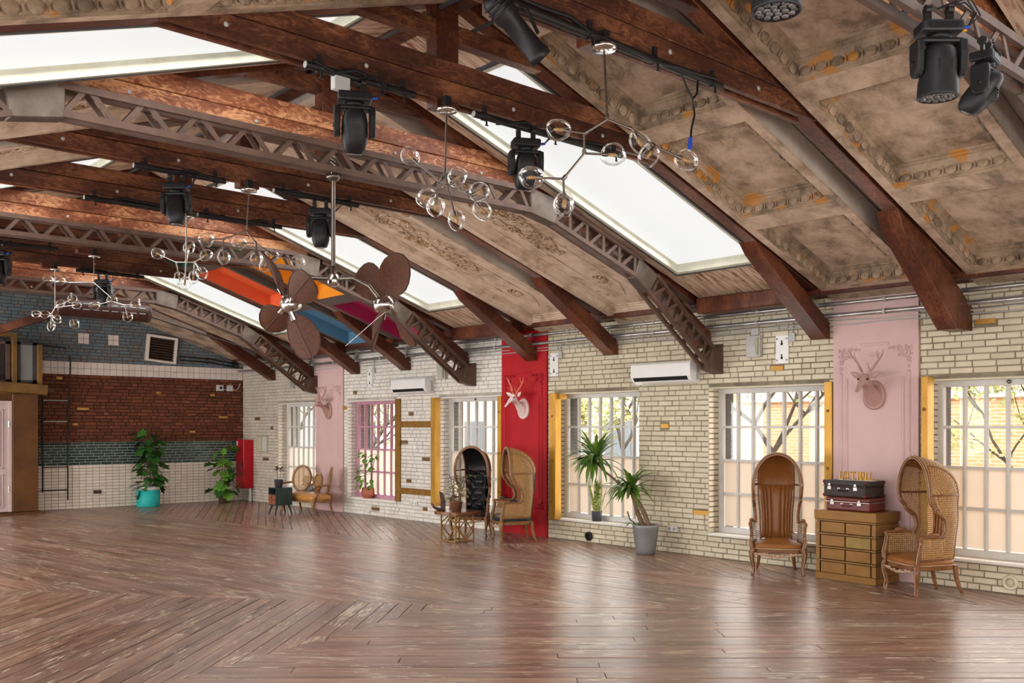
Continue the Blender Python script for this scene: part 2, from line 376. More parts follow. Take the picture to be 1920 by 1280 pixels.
# floor
m, nt, b = newmat('worn_floor_boards'); MT['floor'] = m
v = coords(nt, 'UV', (1, 1, 1)); sv = nd(nt, 'VectorMath', {0: v, 1: (.55, 7, 1)}, operation='MULTIPLY').outputs[0]
n1 = nd(nt, 'TexNoise', {'Vector': sv, 'Scale': 1.6, 'Detail': 6, 'Roughness': .65})
col = ramp(nt, n1.outputs[0], [(.30, (.090, .042, .028)), (.48, (.215, .110, .072)), (.66, (.33, .19, .13))])
ge = nd(nt, 'NewGeometry'); n4 = nd(nt, 'TexNoise', {'Vector': ge.outputs['Position'], 'Scale': .55, 'Detail': 3})
gf = ramp(nt, n4.outputs[0], [(.42, (0, 0, 0)), (.62, (1, 1, 1))])
mx0 = nd(nt, 'Mix', {0: gf, 6: col, 7: (.185, .135, .11, 1)}, data_type='RGBA'); mx0h = nd(nt, 'Mix', {0: .45, 6: col, 7: mx0.outputs[2]}, data_type='RGBA')
sv2 = nd(nt, 'VectorMath', {0: v, 1: (3.2, 26, 1)}, operation='MULTIPLY').outputs[0]
n2 = nd(nt, 'TexNoise', {'Vector': sv2, 'Scale': 1.5, 'Detail': 4, 'Roughness': .6})
n5 = nd(nt, 'TexNoise', {'Vector': v, 'Scale': 1.1, 'Detail': 2})
ad = nd(nt, 'Math', {0: n2.outputs[0], 1: nd(nt, 'Math', {0: n5.outputs[0], 1: .45}, operation='MULTIPLY').outputs[0]}, operation='ADD')
fl = ramp(nt, ad.outputs[0], [(.825, (0, 0, 0)), (.86, (1, 1, 1))])
colv = vary(nt, mx0h.outputs[2], .16)
mx1 = nd(nt, 'Mix', {0: fl, 6: colv, 7: (.50, .40, .29, 1)}, data_type='RGBA'); nt.links.new(mx1.outputs[2], b.inputs['Base Color'])
rr = nd(nt, 'MapRange', {'Value': n1.outputs[0], 3: .21, 4: .40}); nt.links.new(rr.outputs[0], b.inputs['Roughness'])
b.inputs['Specular IOR Level'].default_value = .40
bp = nd(nt, 'Bump', {'Height': n1.outputs[0], 'Strength': .25, 'Distance': .01}); nt.links.new(bp.outputs[0], b.inputs['Normal'])
MT['floorgap'] = mat('floor_gap', (.035, .022, .016), rough=.95)

# woven cane with open holes (uv in metres)
def cane(name, c1, c2, pitch=.016, open_=.36):
    m, nt, b = newmat(name); out = nt.nodes['Material Output']; b.inputs['Roughness'].default_value = .5
    uv = nd(nt, 'TexCoord').outputs['UV']; sx = nd(nt, 'SeparateXYZ', {0: uv})
    def per(s):
        d = nd(nt, 'Math', {0: s, 1: pitch}, operation='DIVIDE'); f = nd(nt, 'Math', {0: d.outputs[0]}, operation='FRACT')
        a = nd(nt, 'Math', {0: f.outputs[0], 1: .5}, operation='SUBTRACT'); return nd(nt, 'Math', {0: a.outputs[0]}, operation='ABSOLUTE').outputs[0]
    mxx = nd(nt, 'Math', {0: per(sx.outputs[0]), 1: per(sx.outputs[1])}, operation='MAXIMUM').outputs[0]
    hole = nd(nt, 'Math', {0: mxx, 1: open_}, operation='LESS_THAN').outputs[0]
    n = nd(nt, 'TexNoise', {'Vector': uv, 'Scale': 40., 'Detail': 2}); nt.links.new(ramp(nt, n.outputs[0], [(.35, c1), (.65, c2)]), b.inputs['Base Color'])
    bp = nd(nt, 'Bump', {'Height': mxx, 'Strength': .5, 'Distance': .004}); nt.links.new(bp.outputs[0], b.inputs['Normal'])
    tr = nd(nt, 'BsdfTransparent'); ms = nd(nt, 'MixShader', {0: hole, 1: b.outputs[0], 2: tr.outputs[0]}); nt.links.new(ms.outputs[0], out.inputs[0])
    return m
MT['cane'] = cane('woven_cane', (.44, .245, .085), (.32, .16, .05), .024, .27)
MT['canedark'] = cane('woven_cane_dark', (.27, .125, .045), (.18, .08, .028), .024, .38)
# ================================================================== THE SETTING
def clip(poly, n, d):                                 # keep n.p <= d
    out = []
    for i in range(len(poly)):
        p, q = poly[i], poly[(i + 1) % len(poly)]
        a = n[0] * p[0] + n[1] * p[1] - d; b_ = n[0] * q[0] + n[1] * q[1] - d
        if a <= 0: out.append(p)
        if (a < 0) != (b_ < 0) and abs(a - b_) > 1e-9:
            t = a / (a - b_); out.append((p[0] + t * (q[0] - p[0]), p[1] + t * (q[1] - p[1])))
    return out
def cpoly(poly, region):
    A = sum(region[i][0] * region[(i + 1) % len(region)][1] - region[(i + 1) % len(region)][0] * region[i][1] for i in range(len(region)))
    reg = region if A > 0 else region[::-1]
    for i in range(len(reg)):
        p, q = reg[i], reg[(i + 1) % len(reg)]
        n = (q[1] - p[1], -(q[0] - p[0])); poly = clip(poly, n, n[0] * p[0] + n[1] * p[1])
        if len(poly) < 3: return []
    return poly
def parea(p): return abs(sum(p[i][0] * p[(i + 1) % len(p)][1] - p[(i + 1) % len(p)][0] * p[i][1] for i in range(len(p)))) / 2
def camdepth(x, y): return .66761 * x + .74451 * y
def inview(x, y, m=.1): return camdepth(x, y) > 1 and abs((.74451 * x - .66761 * y) / camdepth(x, y)) < .5333 + m

# ---- floor: boards laid in four diagonal fields
floor = MB().box(XL - .3, XR + .7, YB - .3, YF + .3, -.2, -.014).build('floor', MT['floorgap'], kind='structure', label='worn dark brown plank floor laid in diagonal fields')
P0 = (6.3, 8.14)
FIELDS = [([P0, (XL, 17.64), (XL, 5.68)], 43.5), ([P0, (XR, 3.48), (XR, YB), (XL, YB), (XL, 5.68)], -41.9),
          ([P0, (10.63, 4.26), (7.69, YF), (XL, YF), (XL, 17.64)], 98.0), ([(10.63, 4.26), (XR, 3.48), (XR, YF), (7.69, YF)], 62.5)]
boards = []
for reg, ang in FIELDS:
    a = radians(ang); u = (cos(a), sin(a)); v = (-sin(a), cos(a))
    us = [p[0] * u[0] + p[1] * u[1] for p in reg]; vs = [p[0] * v[0] + p[1] * v[1] for p in reg]
    W = .158; r = math.floor(min(vs) / W)
    while r * W < max(vs):
        s = min(us) - R.random() * 3
        while s < max(us):
            L = R.uniform(2.2, 5.2); g = R.uniform(.002, .0065); g2_ = .0035
            rect = [(s + g2_, r * W + g), (s + L - g2_, r * W + g), (s + L - g2_, (r + 1) * W - g), (s + g2_, (r + 1) * W - g)]
            poly = cpoly([(p * u[0] + q * v[0], p * u[1] + q * v[1]) for p, q in rect], reg)
            if len(poly) >= 3 and parea(poly) > .004: boards.append((poly, u, v))
            s += L
        r += 1
def score(b_):
    p = b_[0]; best = 0
    cx_ = sum(q[0] for q in p) / len(p); cy_ = sum(q[1] for q in p) / len(p)
    ok = [q for q in p + [(cx_, cy_)] if inview(*q, 0) and camdepth(*q) > 7.0]
    return parea(b_[0]) / min(camdepth(*q) for q in ok) ** 3 if ok else 0
boards.sort(key=score, reverse=True)
def addboard(mb, b_):
    poly, u, v = b_; z = R.uniform(-.0022, .0012); n = len(poly); t = R.random(); ou = R.random() * 20; ov = R.random() * 20
    vs = [(x, y, z) for x, y in poly] + [(x, y, -.013) for x, y in poly]
    uv = [(x * u[0] + y * u[1] + ou, x * v[0] + y * v[1] + ov) for x, y in poly] * 2
    A2 = sum(poly[i][0] * poly[(i + 1) % n][1] - poly[(i + 1) % n][0] * poly[i][1] for i in range(n))
    top = tuple(range(n)) if A2 > 0 else tuple(reversed(range(n)))
    mb.add(vs, [top] + [(i, (i + 1) % n, n + (i + 1) % n, n + i) for i in range(n)], uv=uv, tint=t)
for b_ in boards[:295]:
    mb = MB(); addboard(mb, b_); mb.build('plank', MT['floor'], floor)
mb = MB()
for b_ in boards[295:]: addboard(mb, b_)
mb.build('planks_beyond', MT['floor'], floor, kind='stuff')

# ---- generic coursed brick / tile facing
def frustum(mb, o, ea, eb, en, a0, a1, b0, b1, d0, d1, ch, tint):
    # block on plane o spanned by ea (along) and eb (up), facing en; base at depth d0, face at d1
    def pt(a, b_, d): return (o[0] + ea[0] * a + eb[0] * b_ + en[0] * d, o[1] + ea[1] * a + eb[1] * b_ + en[1] * d, o[2] + ea[2] * a + eb[2] * b_ + en[2] * d)
    vs = [pt(a0, b0, d0), pt(a1, b0, d0), pt(a1, b1, d0), pt(a0, b1, d0), pt(a0 + ch, b0 + ch, d1), pt(a1 - ch, b0 + ch, d1), pt(a1 - ch, b1 - ch, d1), pt(a0 + ch, b1 - ch, d1)]
    mb.add(vs, [(4, 5, 6, 7), (0, 1, 5, 4), (1, 2, 6, 5), (2, 3, 7, 6), (3, 0, 4, 7)], tint=tint)
def courses(a0, a1, b0, b1, h, lens, joint, holes, off, jit=0.0, rnd=R, wob=0.0):
    out = []; k = 0; b_ = b0
    while b_ < b1 - h * .35:
        top = min(b_ + h, b1)
        spans = [(a0, a1)]
        for (ha0, ha1, hb0, hb1) in holes:
            if hb0 < top - h * .4 and hb1 > b_ + h * .4:
                ns = []
                for s0, s1 in spans:
                    if ha1 <= s0 or ha0 >= s1: ns.append((s0, s1)); continue
                    if ha0 > s0: ns.append((s0, ha0))
                    if ha1 < s1: ns.append((ha1, s1))
                spans = ns
        for s0, s1 in spans:
            a = s0 - (off[k % len(off)] * lens[0])
            while a < s1:
                L = rnd.choice(lens); x0, x1 = max(a, s0), min(a + L, s1)
                if x1 - x0 > joint * 3:
                    j = lambda: rnd.uniform(-jit, jit)
                    out.append((x0 + joint / 2 + abs(j()), x1 - joint / 2 - abs(j()), b_ + joint / 2 + abs(j()) * .7, top - joint / 2 - abs(j()) * .7))
                a += L
        b_ += h; k += 1
    return out
def facing(parent, name, stuffname, m, o, ea, eb, en, blocks, d0, d1, ch, single, key, djit=.002, matof=None):
    """the blocks that show largest are parts, the rest one mesh"""
    blocks = sorted(blocks, key=key)
    groups = {}
    for i, (x0, x1, y0, y1) in enumerate(blocks):
        mm = matof(x0, x1, y0, y1) if matof else m
        d = d1 + R.uniform(-djit, djit); c = min(ch, (x1 - x0) * .3, (y1 - y0) * .3)
        if i < single:
            mb = MB(); frustum(mb, o, ea, eb, en, x0, x1, y0, y1, d0, d, c, R.random()); mb.build(name, mm, parent)
        else:
            frustum(groups.setdefault(mm.name, (MB(), mm))[0], o, ea, eb, en, x0, x1, y0, y1, d0, d, c, R.random())
    for mb, mm in groups.values(): mb.build(stuffname, mm, parent, kind='stuff')

# ---- right wall
XC = XR + .012                                         # mortar plane behind the brick faces
def wall_boxes(mb, a0, a1):                            # wall body between two y, with its openings
    ws = sorted([w_ for w_ in WIN + [(.14, 2.02), (-3.1, -1.2)] if w_[0] < a1 and w_[1] > a0])
    c = a0
    for p, q in ws:
        if p > c: mb.box(XC, XR + .6, c, p, -.014, 4.1)
        mb.box(XC, XR + .6, max(p, a0), min(q, a1), -.014, WZ0 - .02); mb.box(XC, XR + .6, max(p, a0), min(q, a1), WZ1, 4.1); c = q
    if c < a1: mb.box(XC, XR + .6, c, a1, -.014, 4.1)
wallr = MB(); wall_boxes(wallr, YB - .3, 12.45)
wall_right = wallr.build('wall_right', MT['joint_cream'], kind='structure', label='painted brick wall with tall gridded windows, cream then white')
mb = MB(); wall_boxes(mb, 12.45, 19.2); mb.build('white_wall_core', MT['joint_white'], wall_right)
mb = MB(); wall_boxes(mb, 19.2, YF + .3); mb.build('greige_wall_core', MT['joint_greige'], wall_right)
PIL = [(5.39, 6.52), (11.90, 13.07), (18.44, 19.61)]   # the three plaster pilasters
def wmat(y0, y1, z0, z1):
    y = (y0 + y1) / 2
    return MT['cream'] if y < 12.45 else MT['white'] if y < 19 else MT['greige']
holes = [(a, b, WZ0 - .03, WZ1 + .03) for a, b in WIN + [(.14, 2.02), (-3.1, -1.2)]] + [(a, b, -1, 9) for a, b in PIL]
ACC = [(4.50, 4.74, 3.09, 3.155, 'goldbrick'), (7.28, 7.48, 2.67, 2.74, 'goldbrick'), (9.26, 9.42, 1.88, 1.95, 'goldbrick'), (8.52, 8.80, .60, .675, 'goldbrick'),
       (18.30, 18.46, 2.28, 2.35, 'goldbrick'), (17.92, 18.06, 2.62, 2.70, 'brownbrick'), (15.82, 15.98, 2.12, 2.20, 'brownbrick'), (16.02, 16.26, 1.56, 1.63, 'brownbrick'),
       (15.28, 15.52, 1.22, 1.29, 'brownbrick'), (15.90, 16.06, .76, .83, 'brownbrick'), (15.36, 15.50, .22, .29, 'brownbrick'), (17.05, 17.33, .12, .18, 'brownbrick'),
       (22.42, 22.68, 2.07, 2.15, 'brownbrick'), (21.72, 21.84, 1.83, 1.91, 'brownbrick'), (21.95, 22.25, 1.05, 1.12, 'brownbrick')]
blk = courses(3.0, YF, 0.0, 3.62, .0765, [.27, .27, .27, .135, .2], .0075, holes + [(a - .006, b + .006, c - .004, d + .004) for a, b, c, d, _ in ACC], [.0, .5, .2, .72], .0028)
def bkey(b_):
    ym = (b_[0] + b_[1]) / 2; zm = (b_[2] + b_[3]) / 2
    vis = inview(XR, ym, .0) and .6667 * 11.5 + .7445 * ym > 0
    return (0 if vis else 1, -(b_[1] - b_[0]) / camdepth(XR, ym) ** 2)
facing(wall_right, 'brick', 'brick_courses', MT['cream'], (XR, 0, 0), (0, 1, 0), (0, 0, 1), (-1, 0, 0), blk, -.013, .0, .005, 300, bkey, .0028, wmat)
for a, b, c, d, mm in ACC:
    mb = MB(); frustum(mb, (XR, 0, 0), (0, 1, 0), (0, 0, 1), (-1, 0, 0), a, b, c, d, -.013, .003, .005, .3)
    mb.build('accent_brick', MT[mm], wall_right, label='gold painted brick' if mm == 'goldbrick' else 'brown painted brick')
# jambs of the openings: toothed courses on the far side, plain plaster soffits
for wi, (a, b) in enumerate(WIN):
    mb = MB(); k = 0; z = WZ0
    while z < WZ1 - .03:
        d = R.uniform(-.004, .004)
        dx = .245 if k % 2 else .12
        frustum(mb, (XR, b, 0), (1, 0, 0), (0, 0, 1), (0, -1, 0), 0, dx, z + .005, min(z + .0715, WZ1), -.01, .010 + d, .004, R.random())
        if dx < .2: frustum(mb, (XR, b, 0), (1, 0, 0), (0, 0, 1), (0, -1, 0), dx + .01, .245, z + .005, min(z + .0715, WZ1), -.01, .010 - d, .004, R.random())
        z += .0765; k += 1
    mb.build('jamb_courses', wmat(b, b, 1, 1), wall_right, kind='stuff')
    MB().box(XR, XR + .25, a, b, WZ1 - .012, WZ1 + .005).build('soffit', MT['plaster_white'] if wi > 2 else MT['cream'], wall_right)
    MB().box(WX + .06, XR + .59, b - .012, b + .01, WZ0, WZ1).box(WX + .06, XR + .59, a - .01, a + .012, WZ0, WZ1).build('outer_reveal', MT['outerbrick'], wall_right)
# windows
order = [1, 0, 2, 3, 4, 5]
desc = ['white gridded window at the near end beside the right leather chair', 'white gridded window behind the front-facing leather chair', 'white gridded window behind the yucca and snake plant',
        'white gridded window behind the black tufted chair', 'pink gridded window with a potted plant on its sill', 'white gridded window behind the cane settee']
for wi, (a, b) in enumerate(WIN):
    pm = MT['winpink'] if wi == 4 else MT['winpaint']
    win = struct('window_%d' % (wi + 1), label=desc[wi])
    fr = MB()
    fr.box(WX - .03, WX + .05, a, a + .075, WZ0, WZ1).box(WX - .03, WX + .05, b - .075, b, WZ0, WZ1).box(WX - .03, WX + .05, a + .075, b - .075, WZ1 - .085, WZ1 - .01).box(WX - .03, WX + .05, a + .075, b - .075, WZ0, WZ0 + .085)
    fr.build('window_frame', pm, win, bevel=.006)
    MB().box(XR - .025, WX - .02, a + .005, b - .005, WZ0 - .035, WZ0 + .002).build('window_sill', MT['plaster_white'], win, bevel=.006)
    y0, y1, z0, z1 = a + .075, b - .075, WZ0 + .085, WZ1 - .085
    NC, NR = 7, 4; dy = (y1 - y0) / NC; dz = (z1 - z0) / NR
    for i in range(1, NC): MB().box(WX - .022, WX + .04, y0 + i * dy - .02, y0 + i * dy + .02, z0, z1).build('glazing_bar', pm, win, bevel=.007)
    for j in range(1, NR): MB().box(WX - .012, WX + .034, y0, y1, z0 + j * dz - .017, z0 + j * dz + .017).build('glazing_bar', pm, win)
    for i in range(NC):
        for j in range(NR):
            MB().box(WX + .012, WX + .017, y0 + i * dy + .018, y0 + (i + 1) * dy - .018, z0 + j * dz + .015, z0 + (j + 1) * dz - .015).build('pane', MT['frost' if j < 2 else 'clear'], win)
    if wi in (0, 3):
        MB().lathe([(.0, -.012), (.022, -.012), (.026, .0), (.02, .012), (0, .012)], 12, TR((WX - .04, (a + b) / 2 + .1, WZ1 - .045), (0, pi / 2, 0))).build('latch', MT['bronze'], win)

# ---- pilasters with moulded frames
def scroll(mb, o, ea, eb, en, c, r, turns, a0, rad, hand=1):
    pts = []
    for i in range(15):
        t = i / 14; an = a0 + hand * turns * 2 * pi * t; rr = r * (1 - .8 * t)
        u = c[0] + rr * cos(an); v_ = c[1] + rr * sin(an)
        pts.append(tuple(o[k] + ea[k] * u + eb[k] * v_ + en[k] * .006 for k in range(3)))
    mb.tube(pts, [rad * (1 - .5 * i / 14) for i in range(15)], 5)
def ornament(o, ea, eb, en, hand, size, rnd):
    mb = MB()
    sc_ = size
    L = [((.10, -.10), .075, 1.6, 2.4, .016), ((.19, -.035), .045, 1.4, .5, .012), ((.035, -.20), .045, 1.4, 4.0, .012), ((.28, -.025), .03, 1.2, .2, .010), ((.03, -.30), .03, 1.2, 4.5, .010), ((.03, -.03), .04, 1.2, 2.2, .012), ((.17, -.13), .04, 1.3, 5.6, .011), ((.09, -.02), .03, 1.2, 1.2, .010), ((.02, -.11), .03, 1.2, 3.2, .010), ((.03, -.38), .022, 1.1, 4.7, .009), ((.34, -.03), .02, 1.1, .1, .009)]
    for (cx_, cy_), r, tn, a0, rad in L:
        aa = a0 if hand > 0 else pi - a0
        scroll(mb, o, ea, eb, en, (hand * cx_ * sc_, cy_ * sc_), r * sc_, tn, aa, rad * sc_, hand)
    return mb
def molding(mb, y0, y1, z0, z1, x, wd, hh):            # a raised bead
    mb.box(x - hh, x + .002, y0, y1, z0, z1)
def pilaster(nm, lab, y0, y1, m, zbot, frame_z, side=False):
    root = MB().box(XR - .03, XR + .05, y0, y1, zbot, 3.72).build(nm, m, kind='structure', label=lab)
    a, b = y0 + .115, y1 - .115; zb, zt = frame_z; x = XR - .03
    mo = MB()
    for dy_ in (0, .075):
        for yy in (a + dy_, b - dy_):
            top = zt - .3 - (0 if dy_ == 0 else .06)
            mo.box(x - .014, x + .003, yy - .012, yy + .012, zb + (.3 if zb > .2 else .1), top).box(x - .007, x + .003, yy - .022, yy + .022, zb + .3, top)
    for dz_ in (.06, -.065):
        mo.box(x - .014, x + .003, a + .32 - dz_, b - .32 + dz_, zt + dz_ - .012, zt + dz_ + .012).box(x - .007, x + .003, a + .32 - dz_, b - .32 + dz_, zt + dz_ - .022, zt + dz_ + .022)
    mo.build('frame_moulding', m, root, bevel=.004)
    for hand, yy in ((1, b + .03), (-1, a - .03)):
        ornament((x, yy, zt + .02), (0, -1, 0), (0, 0, 1), (-1, 0, 0), hand, .82, R).build('corner_ornament', m, root)
        ornament((x, yy, zb + .12), (0, -1, 0), (0, 0, -1), (-1, 0, 0), hand, .6, R).build('corner_ornament', m, root)
    return root
pilaster('trim_1', 'pale pink plaster pilaster with moulded frame behind the bronze chest', 5.39, 6.52, MT['pink'], -.013, (.35, 2.88))
pilaster('trim_2', 'bright red plaster pilaster with moulded frame beside the cane hood chair', 11.90, 13.07, MT['red'], -.013, (.35, 2.80))
pilaster('trim_3', 'pale pink plaster pilaster with moulded frame behind the cane settee', 18.44, 19.61, MT['pink'], -.013, (.35, 2.80))
# timber wall plate above the bricks
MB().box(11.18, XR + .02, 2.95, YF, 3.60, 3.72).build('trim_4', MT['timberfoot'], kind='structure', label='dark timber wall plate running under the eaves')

# ---- far wall
wall_far = MB().box(XL - .3, XR + .6, YF + .012, YF + .5, -.2, 7.0).build('wall_far', MT['farjoint'], kind='structure', label='far wall banded in cream tile, green tile, old red brick and blue grey brick')
X0F = 6.2
for nm, m, z0, z1 in (('tile_backing', 'whitejoint', 0, 1.01), ('tile_backing', 'greenjoint', 1.01, 1.54), ('tile_backing', 'sqjoint', 3.11, 3.41), ('brick_backing', 'bluejoint', 3.41, 6.2)):
    MB().box((X0F if z1 < 3.3 else 3.0), XR, YF + .004, YF + .02, z0, z1).build(nm, MT[m], wall_far)
FO = (0, YF, 0); FA = (1, 0, 0); FU = (0, 0, 1); FN = (0, -1, 0)
def fkey(b_): return -((b_[1] - b_[0]) * (b_[3] - b_[2]) / camdepth((b_[0] + b_[1]) / 2, YF) ** 2) + (100 if not inview((b_[0] + b_[1]) / 2, YF, 0) else 0)
ladder_holes = []
facing(wall_far, 'cream_tile', 'cream_tiles', MT['whitetile'], FO, FA, FU, FN, courses(X0F, XR, 0.0, 1.01, .0721, [.152], .0065, [], [0], 0), -.006, .004, .002, 240, fkey, .001)
facing(wall_far, 'green_tile', 'green_tiles', MT['greentile'], FO, FA, FU, FN, courses(X0F, XR, 1.01, 1.54, .0665, [.245], .011, [], [0, .5, .25, .7], 0), -.006, .004, .003, 190, fkey, .001)
GB = [(6.75, 6.88, 2.96, 3.03), (7.19, 7.46, 2.28, 2.34), (7.09, 7.22, 1.93, 1.99), (9.0, 9.12, 2.69, 2.75), (10.36, 10.48, 2.66, 2.72), (10.58, 10.82, 2.11, 2.17), (9.83, 9.97, 1.75, 1.81)]
GB = [(p * 1.024, q * 1.024, 1.9 + (r - 1.9) * 1.024, 1.9 + (t - 1.9) * 1.024) for p, q, r, t in GB]
facing(wall_far, 'red_brick', 'red_bricks', MT['farbrick'], FO, FA, FU, FN, courses(X0F, XR, 1.54, 3.11, .0785, [.27, .27, .135], .012, GB, [0, .5, .3, .75], .004), -.012, .004, .006, 300, fkey, .006)
for a, b, c, d in GB:
    mb = MB(); frustum(mb, FO, FA, FU, FN, a, b, c, d, -.012, .008, .004, .3); mb.build('accent_brick', MT['goldbrick'], wall_far, label='gold painted brick')
facing(wall_far, 'square_tile', 'square_tiles', MT['sqtile'], FO, FA, FU, FN, courses(X0F, XR, 3.11, 3.41, .15, [.147], .006, [], [0], 0), -.004, .012, .002, 110, fkey, .001)
facing(wall_far, 'blue_brick', 'blue_bricks', MT['bluebrick'], FO, FA, FU, FN, [b_ for b_ in courses(3.0, XR, 3.41, 5.6, .077, [.27, .27, .135], .011, [], [0, .5, .3, .75], .002) if min(zr(b_[1]), zl(b_[0])) + .25 > b_[2]], -.01, .002, .004, 300, fkey, .003)
for x in (7.51, 8.19):
    mb = MB()
    for i in range(2):
        for j in range(2): mb.box(x - .12 + i * .125, x - .005 + i * .125, YF - .012, YF, 3.84 + j * .125, 3.955 + j * .125)
    mb.build('patch_tiles', MT['sqtile'], wall_far, label='small four tile patch in the blue brick')

# ---- left and back walls (out of frame; the left one carries the other windows)
wl = MB(); c = YB - .3
for a, b in sorted(WIN + [(.14, 2.02), (-3.1, -1.2)]):
    wl.box(XL - .5, XL, c, a, -.2, 4.2); wl.box(XL - .5, XL, a, b, -.2, WZ0); wl.box(XL - .5, XL, a, b, WZ1 + .2, 4.2); c = b
wl.box(XL - .5, XL, c, YF + .3, -.2, 4.2); wl.build('wall_left', MT['plaster_white'], kind='structure', label='plain white left wall with tall windows')
MB().box(XL - .3, XR + .6, YB - .4, YB, -.2, 7).build('wall_back', MT['plaster_white'], kind='structure', label='plain white back wall')
for k, (a, b) in enumerate(WIN):
    win = struct('window_%d' % (11 + k), label='plain glazed window in the left wall')
    MB().box(XL - .28, XL - .2, a, a + .07, WZ0, WZ1 + .2).box(XL - .28, XL - .2, b - .07, b, WZ0, WZ1 + .2).box(XL - .28, XL - .2, a, b, WZ0, WZ0 + .07).box(XL - .28, XL - .2, a, b, WZ1 + .13, WZ1 + .2).box(XL - .26, XL - .22, (a + b) / 2 - .03, (a + b) / 2 + .03, WZ0, WZ1 + .2).build('window_frame', MT['winpaint'], win)
    MB().box(XL - .25, XL - .243, a + .05, b - .05, WZ0 + .05, WZ1 + .15).build('pane', MT['clear'], win)
# ================================================================== ROOF
def zs(side, x): return zr(x) if side == 'R' else zl(x)
def sx_end(side): return (XM + .26, XR + .05) if side == 'R' else (XL - .05, XM - .1)
def slab(mb, side, x0, x1, y0, y1, d0, d1):            # slab following the slope, offset vertically d0..d1
    return mb.prism([(x0, zs(side, x0) + d0), (x1, zs(side, x1) + d0), (x1, zs(side, x1) + d1), (x0, zs(side, x0) + d1)], 'y', y0, y1)
def SP(side, x, y, d=0.): return (x, y, zs(side, x) + d)

# outer roof: closes everything above, open at the skylights
ceiling = struct('ceiling', label='gabled roof of timber trusses, plaster panels and skylights')
rf = MB()
ys = [YB - .3, 1.0, 2.87, 6.54, 8.39, 12.10, 13.95, 17.74, 19.65, YF + .4]
for i in range(len(ys) - 1):
    sky = (ys[i], ys[i + 1]) in [(TY[a], TY[b]) for a, b in SKYBAYS]
    for side in 'RL':
        e0, e1 = (XM, XR + .5) if side == 'R' else (XL - .5, XM)
        if not sky: slab(rf, side, e0, e1, ys[i], ys[i + 1], .34, .5); continue
        k0, k1 = SKX[side]; y0, y1 = ys[i] + .30, ys[i + 1] - .27
        slab(rf, side, e0, k0, ys[i], ys[i + 1], .34, .5); slab(rf, side, k1, e1, ys[i], ys[i + 1], .34, .5)
        slab(rf, side, k0, k1, ys[i], y0, .34, .5); slab(rf, side, k0, k1, y1, ys[i + 1], .34, .5)
rf.build('roof_shell', MT['plastergrey'], ceiling)
# plank soffits and skylights in the open bays
n = 10
for bi, (a, b) in enumerate(SKYBAYS):
    ya, yb = TY[a] + .18, TY[b] - .02; y0, y1 = TY[a] + .30, TY[b] - .27
    for side in 'RL':
        k0, k1 = SKX[side]
        e0, e1 = (XM + .05, 11.45) if side == 'R' else (XL, XM - .05)
        nb = 14; wd = (yb - ya) / nb
        for i in range(nb):                            # boards run down the slope
            p, q = ya + i * wd + .003, ya + (i + 1) * wd - .003
            dd = R.uniform(-.004, .004)
            spans = [(e0, e1)] if q < y0 or p > y1 else [(e0, k0 - .02), (k1 + .02, e1)]
            for s0, s1 in spans:
                mb = MB(); slab(mb, side, s0, s1, p, q, .05 + dd, .075 + dd); mb.build('plank', MT['deck'], ceiling)
        where = ['behind the nearest steel arch', 'over the right leather chairs' if side == 'R' else 'at the top left', 'beside the ornate plaster panels', 'next to the red and blue coffers'][bi]
        win = struct('window_%d' % (20 + bi * 2 + (side == 'L')), label='frosted skylight %s in the %s slope' % (where, 'window side' if side == 'R' else 'opposite'))
        f = MB()
        for (p, q, r, s_) in ((k0 - .05, k0, y0 - .05, y1 + .05), (k1, k1 + .05, y0 - .05, y1 + .05), (k0, k1, y0 - .05, y0), (k0, k1, y1, y1 + .05)): slab(f, side, p, q, r, s_, .03, .34)
        f.build('skylight_frame', MT['skyframe'], win)
        f = MB()
        for (p, q, r, s_) in ((k0 - .075, k0 - .05, y0 - .075, y1 + .075), (k1 + .05, k1 + .075, y0 - .075, y1 + .075), (k0 - .05, k1 + .05, y0 - .075, y0 - .05), (k0 - .05, k1 + .05, y1 + .05, y1 + .075)): slab(f, side, p, q, r, s_, .02, .06)
        f.build('seal', MT['skyseal'], win)
        f = MB(); slab(f, side, k0, k1, y0, y1, .14, .16); f.build('pane', MT['sky_pane'], win)
        # purlin at the eaves
        if side == 'R': MB().box(11.0, 11.25, ya, yb, 3.50, 3.72).build('wall_plate', MT['timberfoot'], ceiling, bevel=.015)

